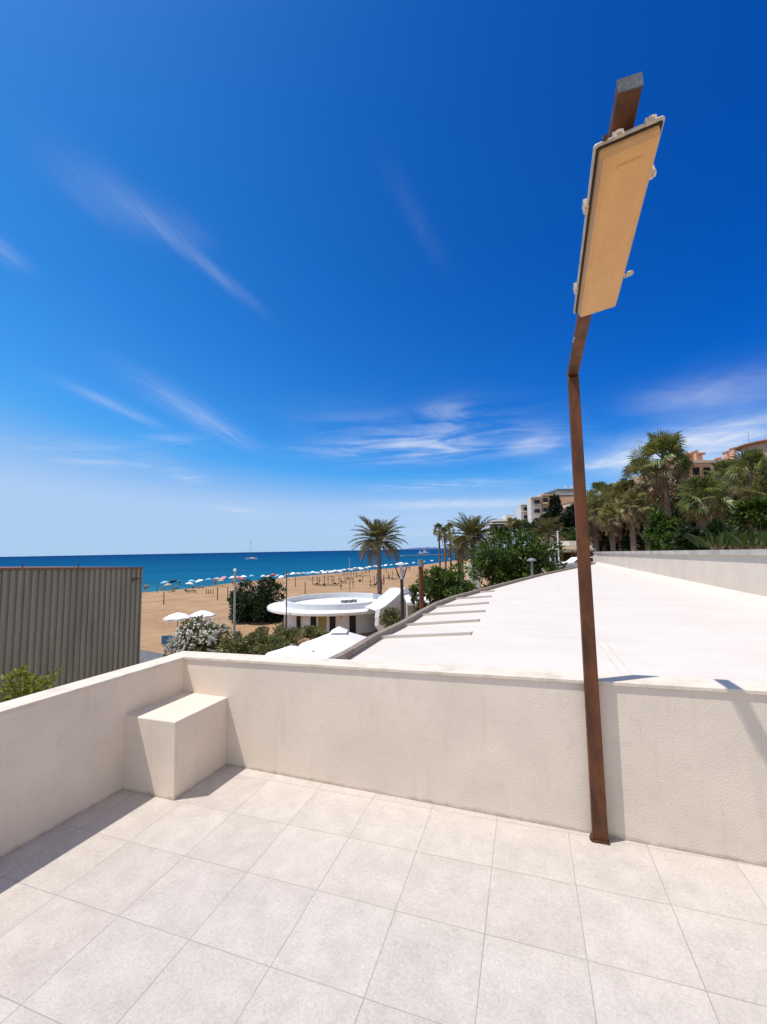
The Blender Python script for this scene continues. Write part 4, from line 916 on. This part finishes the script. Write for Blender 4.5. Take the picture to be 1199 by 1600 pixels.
# people on the beach: a skinned stick skeleton turned into one continuous body
def body_mesh(name, joints, bones, mat):
    me = bpy.data.meshes.new(name); me.from_pydata([j[0] for j in joints], bones, [])
    o = bpy.data.objects.new(name, me); COL.objects.link(o)
    sk = o.modifiers.new('skin', 'SKIN'); ss = o.modifiers.new('sub', 'SUBSURF'); ss.levels = 1; ss.render_levels = 1
    for i, j in enumerate(joints): me.skin_vertices[0].data[i].radius = (j[1], j[1]*j[2] if len(j) > 2 else j[1])
    me.skin_vertices[0].data[0].use_root = True
    dg = bpy.context.evaluated_depsgraph_get(); m2 = bpy.data.meshes.new_from_object(o.evaluated_get(dg))
    bpy.data.objects.remove(o); m2.materials.clear(); m2.materials.append(mat); return m2
def joints(sit):
    hip = .93 if not sit else .18
    J = [((0,0,hip), .13), ((0,0,hip+.28), .14), ((0,0,hip+.50), .15), ((0,0,hip+.58), .06), ((0,-.02,hip+.70), .095), ((0,-.03,hip+.80), .07)]
    Bn = [(0,1),(1,2),(2,3),(3,4),(4,5)]
    for s in (-1, 1):
        i = len(J); J += [((s*.19,0,hip+.49), .055), ((s*.25,.02,hip+.22), .042), ((s*.27,-.08,hip-.02), .034), ((s*.27,-.12,hip-.10), .03)]; Bn += [(2,i),(i,i+1),(i+1,i+2),(i+2,i+3)]
        i = len(J)
        if not sit: J += [((s*.10,0,hip-.06), .09), ((s*.12,-.02*s-.02,.48), .06), ((s*.13,.03*s,.08), .042), ((s*.14,-.12,.035), .035)]
        else: J += [((s*.11,-.05,hip), .09), ((s*.16,-.40,.42), .06), ((s*.15,-.62,.08), .042), ((s*.15,-.74,.04), .035)]
        Bn += [(0,i),(i,i+1),(i+1,i+2),(i+2,i+3)]
    return J, Bn
body = {0: body_mesh('person', *joints(False), skin_m), 1: body_mesh('person', *joints(True), skin_m)}
def shorts(sit):
    b = MB(); h = .93 if not sit else .18
    b.lathe((0,0,0), [(.165, h-.12), (.17, h), (.16, h+.12)], 10)
    if not sit:
        for s in (-1, 1): b.tube([(s*.10,0,h-.05), (s*.115,-.01,h-.32)], [.115, .10], 8)
    return b
hair_m = M('dark_hair', (.025, .016, .010), .7)
sm = {}
PE = [(227,924.5,0,dark_cloth,'person in dark swimwear standing at the waterline next to the corrugated shed'),(231,924,0,blue_cloth,'person in blue shorts standing beside another near the corrugated shed'),(281,911.5,0,dark_cloth,'person standing in the shallow water behind the umbrellas'),
      (253,922,1,red_cloth,'person in red shorts sitting under a blue umbrella near the shed'),(271,924,1,dark_cloth,'person in dark clothing sitting under a tan umbrella'),(276,919,1,blue_cloth,'person in blue shorts sitting near the water between umbrellas'),(290,924,1,dark_cloth,'person in dark swimwear sitting under a white umbrella'),
      (316,919,1,dark_cloth,'person sitting in the shade of a white umbrella left of the four stakes'),(336,916,0,red_cloth,'person in red shorts standing among the umbrellas behind the four stakes'),(364,915,0,red_cloth,'person in red shorts standing beside the grey lamp pole umbrellas'),
      (533,922,0,dark_cloth,'person walking on the sand just above the round white roof'),(572,897,0,dark_cloth,'person standing on the sand left of the single date palm'),(577,897,0,blue_cloth,'person in blue shorts standing just left of the single date palm'),(600,911,0,red_cloth,'person in red shorts standing right of the single date palm trunk'),
      (630,895,1,dark_cloth,'person in dark clothing sitting behind the Y-shaped lamp'),(640,890,0,dark_cloth,'person standing between the Y-shaped lamp and the rusty post'),(652,901,1,dark_cloth,'person sitting on the open sand left of the rusty post')]
for (px, py, si, cm, lb) in PE:
    p = onz(px, py, GZ); o = bpy.data.objects.new('person', body[si]); COL.objects.link(o); o.location = p; rz = R.uniform(0, 6.28); o.rotation_euler = (0, 0, rz)
    if py < 912 and px < 300: o.location.z = SEA-.35
    tag(o, lb, 'person', 'people on the beach')
    key = (si, cm.name)
    if key not in sm: s_ = shorts(si).build('shorts', cm); sm[key] = s_; s_.parent = o; s_.location = (0,0,0)
    else: s_ = sm[key].copy(); COL.objects.link(s_); s_.parent = o
    if ('hair', si) not in sm:
        b = MB(); hz = .93 if not si else .18; b.lathe((0,-.005,hz+.77), [(.108, -.02), (.112, .04), (.085, .09), (.01, .115)], 10); h_ = b.build('hair', hair_m); sm[('hair', si)] = h_; h_.parent = o
    else: h_ = sm[('hair', si)].copy(); COL.objects.link(h_); h_.parent = o

# blue board by the flowering bush
p = at(262, 1000, 31); t = thing('blue_board', 'blue notice board leaning at the left end of the flowering bush', 'board', (p.x, p.y, GZ))
b = MB(); b.box((p.x, p.y, p.z), (.85, .06, .62), LAT.to_3d(), DEP.to_3d()); q = at(277, 1006, 31); b.box((q.x, q.y, q.z-.1), (.9, .06, .55), (LAT.x*.94, LAT.y*.94, -.34), DEP.to_3d(), (LAT.x*.34, LAT.y*.34, .94)); b.build('panel', blue_board, t)
b = MB(); b.tube([(p.x-.3, p.y, GZ), (p.x-.3, p.y, p.z)], .03, 6); b.tube([(p.x+.3, p.y+.05, GZ), (p.x+.3, p.y+.05, p.z)], .03, 6); b.build('legs', wood_m, t)

# ------------------------------------------------------------------ poles and lamps beyond the roof
def pole_thing(name, label, cat, px, pyt, d, r0, r1, mt):
    p = at(px, pyt, d); g = ground_at(p); t = thing(name, label, cat, (p.x, p.y, g)); b = MB(); b.tube([(p.x, p.y, g-.1), (p.x, p.y, (g+p.z)/2), p], [r0, (r0+r1)/2, r1], 10); b.build('pole', mt, t); return t, p
t, p = pole_thing('lamp_pole', 'slim grey pole with a white cap beside the dark round tree', 'lamp post', 367.5, 893, 31, .09, .075, lightgrey_m)
b = MB(); b.lathe(p, [(.01, .22), (.10, .18), (.13, .06), (.10, -.02), (.01, -.03)], 12); b.build('cap', white_m, t)
t, p = pole_thing('street_lamp', 'dark street lamp with a Y-shaped bracket and pale dome beside the white ramp wall', 'street lamp', 628, 905, 27, .12, .10, black_m)
top = at(626.5, 882, 27)
for x in (618, 636):
    b = MB(); e = at(x, 886, 27); b.tube([at(628, 908, 27), at(628+(x-628)*.45, 900, 27), e], [.05, .045, .035], 7); b.build('bracket_arm', black_m, t)
b = MB(); b.tube([p, top], [.10, .08], 8); b.lathe(top, [(.01, .16), (.20, .10), (.30, .0), (.16, -.05), (.08, -.25)], 14); b.build('lamp_dome', CL['grey'], t)
t, p = pole_thing('wooden_pole', 'rusty brown square post standing in front of the lower green tree', 'post', 657.5, 876, 24, .15, .13, rust_m)
b = MB(); b.tube([p+Vector((0,0,-.35)), p+Vector((0,0,.06))], [.17, .16], 10); b.build('pole_cap', grey_m, t)
t, p = pole_thing('mushroom_lamp', 'low grey mushroom-shaped garden lamp at the edge of the white roof', 'garden lamp', 831, 876, 22, .075, .07, grey_m)
b = MB(); b.lathe(p, [(.01, .14), (.14, .11), (.23, .04), (.25, -.02), (.01, -.03)], 18); b.build('lamp_dome', grey_m, t)
t, p = pole_thing('flagpole', 'bare white flagpole in front of the brown beach bar', 'flagpole', 871.5, 832, 38, .11, .07, white_m)
b = MB(); b.lathe(p, [(.01, .12), (.10, .06), (.01, -.02)], 8); b.build('finial', white_m, t)
for (px, py, lb) in ((860, 861, 'white globe lamp on a short post, the left of the pair by the flagpole'), (867, 859, 'white globe lamp on a short post, the right of the pair by the flagpole')):
    t, p = pole_thing('globe_lamp', lb, 'garden lamp', px, py+3, 40, .07, .06, white_m); tag(t, group='globe lamps by the beach bar')
    b = MB(); b.lathe(p, [(.01, .42), (.16, .36), (.23, .2), (.16, .04), (.01, -.02)], 12); b.build('globe', offwhite, t)
for (px, pb, pt_, d, lb) in ((448, 940, 893, 40, 'thin brown pole at the right side of the dark round tree'), (546.5, 922, 873, 62, 'thin pale pole on the beach above the round white roof')):
    p = at(px, pt_, d); t = thing('thin_pole', lb, 'pole', (p.x, p.y, GZ)); b = MB(); b.tube([(p.x, p.y, GZ), p], [.06, .05], 8); b.lathe(p, [(.01, .1), (.09, .03), (.01, -.04)], 8); b.build('pole', wood_m if px < 500 else lightgrey_m, t)

# ------------------------------------------------------------------ sea craft and jetty
p = onz(393, 874.2, SEA); sb = thing('sailboat', 'white sailboat at anchor with a bare mast on the open sea', 'sailboat', tuple(p))
xb = Vector((LAT.x, LAT.y, 0)); yb_ = Vector((DEP.x, DEP.y, 0)); Lh = 13.5
b = MB(); secs = []
for i in range(9):
    u = i/8; w_ = 1.9*math.sin(math.pi*min(1, .10+u*.86))**.7; z1 = 1.5+.5*(1-u); secs.append((u, w_, z1))
n_ = 6; vs = []; 
for (u, w_, z1) in secs:
    x = -Lh/2+Lh*u
    for k_ in range(n_+1):
        a = math.pi*k_/n_; vs.append(p+xb*(x-(.8*(1-u) if u < .2 else 0)*math.sin(a)*-1)+yb_*(-w_*math.cos(a))+Vector((0,0,z1-math.sin(a)*(z1+.4))))
fs = []
for i in range(8):
    for k_ in range(n_): fs.append((i*(n_+1)+k_, (i+1)*(n_+1)+k_, (i+1)*(n_+1)+k_+1, i*(n_+1)+k_+1))
    fs.append((i*(n_+1), i*(n_+1)+n_, (i+1)*(n_+1)+n_, (i+1)*(n_+1)))
fs.append(tuple(8*(n_+1)+k_ for k_ in range(n_+1)))
b.add(vs, fs); b.build('hull', white_m, sb)
b = MB(); b.hexa([p+xb*x+yb_*y+Vector((0,0,z)) for (x, y, z) in ((-1.5,-1,1.5), (3.6,-1.2,1.5), (3.6,1.2,1.5), (-1.5,1,1.5), (-.8,-.8,2.2), (3.0,-1,2.3), (3.0,1,2.3), (-.8,.8,2.2))]); b.build('cabin', offwhite, sb)
b = MB(); b.tube([p+xb*-.6+Vector((0,0,1.5)), p+xb*-.6+Vector((0,0,21))], [.16, .11], 6); b.build('mast', grey_m, sb)
b = MB(); b.tube([p+xb*-.6+Vector((0,0,3.2)), p+xb*4.8+Vector((0,0,3.3))], .28, 6); b.build('boom', dark_cloth, sb)
b = MB(); b.tube([p+xb*-.6+Vector((0,0,20.5)), p+xb*-6.4+Vector((0,0,2))], .05, 4); b.tube([p+xb*-.6+Vector((0,0,20.5)), p+xb*6.4+Vector((0,0,1.6))], .05, 4); b.build('rigging', grey_m, sb)
for (px, py, sc, lb) in ((657, 865.5, 1.0, 'small white motorboat far out right of the single date palm, left of its wake'), (664, 864.5, 1.3, 'larger white motorboat far out beside the slender fan palms')):
    p = onz(px, py, SEA); t = thing('motorboat', lb, 'motorboat', tuple(p), 'motorboats off the beach'); k_ = sc
    b = MB(); b.add([p+xb*x*k_+yb_*y*k_+Vector((0,0,z*k_)) for (x, y, z) in ((-4,-1.4,-.2), (3,-1.4,-.2), (6.2,0,-.1), (3,1.4,-.2), (-4,1.4,-.2), (-4.2,-1.7,1.5), (3,-1.8,1.7), (7.2,0,2.0), (3,1.8,1.7), (-4.2,1.7,1.5))],
            [(4,3,2,1,0), (5,6,7,8,9), (0,1,6,5), (1,2,7,6), (2,3,8,7), (3,4,9,8), (4,0,5,9)]); b.build('hull', white_m, t)
    b = MB(); b.box(p+Vector((0,0,2.6*k_))+xb*.2*k_, (4.0*k_, 2.4*k_, 2.0*k_), xb, yb_); b.box(p+Vector((0,0,4.6*k_))+xb*-.6*k_, (2.2*k_, 1.8*k_, 1.6*k_), xb, yb_); b.build('cabin', offwhite, t)
p = onz(628, 870, SEA); q = onz(712, 867.3, SEA); t = thing('jetty', 'long low pale jetty crossing the water behind the rusty post', 'jetty', tuple((p+q)/2))
b = MB(); b.bar(p+Vector((0,0,1.1)), q+Vector((0,0,1.1)), 4, .9); b.build('deck', M('jetty_stone', (.40, .42, .40), .9), t)
b = MB()
for i in range(14): e = p.lerp(q, i/13); b.tube([e+Vector((0,0,-2)), e+Vector((0,0,.8))], .5, 6)
b.build('piles', grey_m, t)

# ------------------------------------------------------------------ beach bar, car, folded parasols
bd = 46
def bx(b, x0_, x1_, y0_, y1_, d, dep): 
    """box whose front spans these sight lines at depth d"""
    a = at(x0_, y1_, d); c = at(x1_, y1_, d); tz = at((x0_+x1_)/2, y0_, d).z; bz = (a.z+c.z)/2; v = Vector((DEP.x, DEP.y, 0))*dep
    a = Vector((a.x, a.y, 0)); c = Vector((c.x, c.y, 0))
    b.hexa([p_+Vector((0,0,bz)) for p_ in (a, c, c+v, a+v)]+[p_+Vector((0,0,tz)) for p_ in (a, c, c+v, a+v)])
q = at(900, 885, bd); bar_ = thing('beach_bar', 'brown wooden beach bar with cream roof edge behind the rusty lamp post', 'building', (q.x, q.y, GZ))
b = MB(); bx(b, 856, 934, 864, 905, bd+2, 6); b.build('wall', thatch_m, bar_)
b = MB(); bx(b, 852, 938, 857.5, 860.5, bd-1, 10); b.build('roof', tan_m, bar_)
b = MB(); bx(b, 876, 936, 852.5, 857.4, bd, 8); bx(b, 890, 905, 845, 852.4, bd+2, 4); b.build('parapet', cream_m, bar_)
for x in (866, 880, 912, 926):
    b = MB(); bx(b, x, x+2, 860.6, 905, bd-.6, .2); b.build('post', thatch_m, bar_)
for (x, w_) in ((870, 7), (884, 8), (916, 8)):
    b = MB(); bx(b, x, x+w_, 866, 882, bd+1.95, .1); b.build('opening', M('shadowed_opening', (.06, .035, .02), .9), bar_)
q = at(869, 838, 60); t = thing('small_house', 'small white house with a brown tiled roof behind the flagpole', 'house', (q.x, q.y, ground_at(q)))
b = MB(); bx(b, 862, 884, 842, 862, 58, 6); b.build('wall', offwhite, t)
b = MB(); a = [at(x, y, 57.6) for x, y in ((859, 844), (887, 842), (873, 838))]; b.extrude(a, Vector((DEP.x, DEP.y, 0))*7); b.build('roof', terracotta, t)
GD = 'dark folded parasols by the flagpole'
for (px, py, d, lb) in ((866, 880, 37, 'dark grey half-closed parasol left of the flagpole foot'), (876, 880, 38, 'dark grey half-closed parasol right of the flagpole foot')):
    p = at(px, py, d); t = thing('dark_parasol', lb, 'parasol', (p.x, p.y, GZ), GD); parasol(t, (p.x, p.y, GZ), .62, p.z-GZ-.5, .62, 8, CL['dark'], grey_m, flap=.12)
# white car
p = at(908, 882, 40); cz = p.z-.75
car = thing('parked_car', 'white car parked on the terrace in front of the beach bar behind the lamp post', 'car', (p.x, p.y, cz))
def cp(x, y, z): return Vector((p.x, p.y, cz))+xb*x+yb_*y+Vector((0,0,z))
b = MB(); prof_ = [(-2.0,.35),(-2.05,.75),(-1.9,.95),(-1.1,1.02),(-.55,1.42),(.75,1.45),(1.5,1.05),(2.0,.95),(2.1,.55),(2.0,.30)]
b.extrude([cp(x, -.8, z) for x, z in prof_], yb_*1.6); b.build('body', white_m, car, bevel=.08)
b = MB(); b.extrude([cp(x, -.815, z) for x, z in ((-.95,1.04),(-.52,1.36),(.70,1.38),(1.25,1.06))], yb_*1.63); b.build('windows', glass_m, car)
for x in (-1.3, 1.3):
    for y in (-.78, .78):
        b = MB(); b.tube([cp(x, y-.1, .32), cp(x, y+.1, .32)], .32, 14); b.build('wheel', black_m, car)
rdk = at(895, 884, 40); b = MB(); bx(b, 845, 940, 888, 900, 33, 14); tag(b.build('path', path_m), kind='structure')

# ------------------------------------------------------------------ hillside buildings
def block(name, label, x0_, x1_, pt, pb, d, dep, wallm, cols, rows_, roofm=None, balc=0, win=glass_m, parapet=1.0, group=None):
    q = at((x0_+x1_)/2, pb, d); t = thing(name, label, 'building', (q.x, q.y, q.z), group)
    b = MB(); bx(b, x0_, x1_, pt, pb, d, dep); b.build('wall', wallm, t)
    k_ = d/FL; W_ = (x1_-x0_); H_ = pb-pt
    b = MB(); bx(b, x0_-.6, x1_+.6, pt-parapet, pt, d-.4, dep+.8); b.build('roof', roofm or wallm, t)
    for r_ in range(rows_):
        for c_ in range(cols):
            x = x0_+W_*(c_+.5)/cols; y = pt+H_*(r_+.5)/rows_*.98; ww = W_/cols*.55; hh = H_/rows_*.42
            b = MB(); bx(b, x-ww/2, x+ww/2, y-hh/2, y+hh/2, d-.06, .2); wf = b.build('window', win, t)
            b = MB(); bx(b, x-ww/2-.3, x+ww/2+.3, y+hh/2, y+hh/2+.6, d-.25, .4); b.build('sill', wallm, wf)
        if balc:
            y = pt+H_*(r_+.86)/rows_; b = MB(); bx(b, x0_+W_*balc[0], x0_+W_*balc[1], y-H_/rows_*.16, y, d-1.6, 1.7); b.build('balcony', balc[2], t)
    return t
block('hotel', 'white terraced hotel with dark window bands, leftmost building on the hill', 766, 800, 818, 850, 230, 8, offwhite, 1, 1, parapet=.8)
ht = [o for o in COL.objects if o.name == 'hotel'][0]
for i, (x0_, x1_, y) in enumerate(((766, 797, 819.5), (766, 796, 824), (767, 795, 828.5), (769, 800, 814.5))):
    b = MB(); bx(b, x0_, x1_, y, y+2.3, 229.0, .9); b.build('window_band', glass_m, ht)
    b = MB(); bx(b, x0_-1, x1_+1, y+2.3, y+4.0, 227.0, 2); b.build('balcony', offwhite, ht)
b = MB(); bx(b, 772, 818, 811, 818, 235, 8); bx(b, 790, 803, 804, 811, 238, 8); b.build('upper_storey', offwhite, ht)
block('apartment_block', 'white stepped tower left of the tan apartment block', 816, 831, 789, 840, 175, 5, offwhite, 1, 4, balc=(0, .5, offwhite))
block('apartment_block', 'pale tan apartment block with white left half, left of the cypress', 832, 848, 777, 835, 150, 4, offwhite, 1, 4)
block('apartment_block', 'tan apartment block with orange cornice and balconies directly behind the cypress', 847, 872, 774, 835, 151, 5, tan_m, 2, 4, coral_m, balc=(.1, .9, tan_m), parapet=2.0)
block('apartment_block', 'cream apartment block with a rooftop pavilion behind the rusty lamp post', 871, 912, 773, 840, 155, 6, offwhite, 3, 5, balc=(.2, .95, tan_m), parapet=1.2)
t = [o for o in COL.objects if o.get('label', '').startswith('cream apartment')][0]
b = MB(); bx(b, 873, 902, 766, 772, 157, 12); b.build('pavilion', offwhite, t)
b = MB(); bx(b, 870, 906, 763.5, 766, 155.5, 15); b.build('pavilion_roof', grey_m, t)
b = MB(); bx(b, 875, 900, 776, 782, 154.2, .7); b.build('cornice', coral_m, t)
for (x, y0_, y1_) in ((848.5, 770, 774), (885, 758, 764), (895, 760, 764), (803, 797, 806)):
    q = at(x, y1_, 150); b = MB(); bx(b, x, x+1.2, y0_, y1_, 158, 1.0); b.build('chimney', offwhite, t)
block('villa', 'white villa roof showing above the palms left of the tallest fan palm', 966, 986, 753, 790, 90, 8, offwhite, 2, 2)
block('house', 'low brown-roofed house between the lamp post and the palms', 908, 932, 780, 812, 100, 10, tan_m, 2, 2, terracotta, parapet=2)
# coral buildings on the hilltop
cb_ = thing('coral_building', 'coral pink terraced building on the hilltop with small chimneys, above the fan palms', 'building', tuple(at(1110, 760, 75)))
b = MB(); bx(b, 1062, 1168, 724, 790, 75, 14); b.build('wall', coral_m, cb_)
b = MB(); bx(b, 1060, 1170, 718.5, 723, 74, 1.2); b.build('balustrade', M('pale_coral', (.72, .55, .44), .85), cb_)
b = MB(); bx(b, 1076, 1099, 708, 722, 80, 8); b.build('stair_tower', coral_m, cb_)
b = MB(); bx(b, 1073, 1103, 707, 710, 78.5, 11); b.build('roof', terracotta, cb_)
for (x, y) in ((1088, 705), (1137, 706), (1148, 700), (1124, 716)):
    b = MB(); bx(b, x, x+4, y, 722, 78, 1.0); c_ = b.build('chimney', coral_m, cb_); b = MB(); bx(b, x-.7, x+4.7, y-1.5, y, 77.9, 1.2); b.build('chimney_cap', terracotta, c_)
for i in range(6):
    x = 1068+i*17; b = MB(); bx(b, x, x+9, 730, 742, 74.9, .3); b.build('window', glass_m, cb_)
rc = at(1199, 705, 66); r2 = thing('round_coral_building', 'rounded coral building with overhanging tiled roof at the right edge of the picture', 'building', tuple(rc.xy)+(ground_at(rc),))
b = MB(); zt = at(1190, 696, 66).z; b.lathe((rc.x+1.2, rc.y, 0), [(4.2, zt-9), (4.2, zt)], 32); b.build('wall', M('peach_wall', (.58, .38, .26), .85), r2)
b = MB(); b.lathe((rc.x+1.2, rc.y, 0), [(4.2, zt-.1), (4.9, zt), (4.95, zt+.18), (.01, zt+1.25)], 32); b.build('roof', terracotta, r2)
for i in range(5):
    a = -2.6+i*.55; n2 = Vector((math.cos(a), math.sin(a), 0)); t2 = Vector((-n2.y, n2.x, 0)); b = MB(); b.box(Vector((rc.x+1.2, rc.y, zt-1.7))+n2*4.2, (.9, .15, 1.3), t2, n2); b.build('window', glass_m, r2)
b = MB(); q = at(1169, 674, 68); b.tube([(q.x, q.y, zt-2), q], .03, 5); b.build('antenna', grey_m, r2)

for o in COL.objects:
    if '_o' in o: del o['_o']
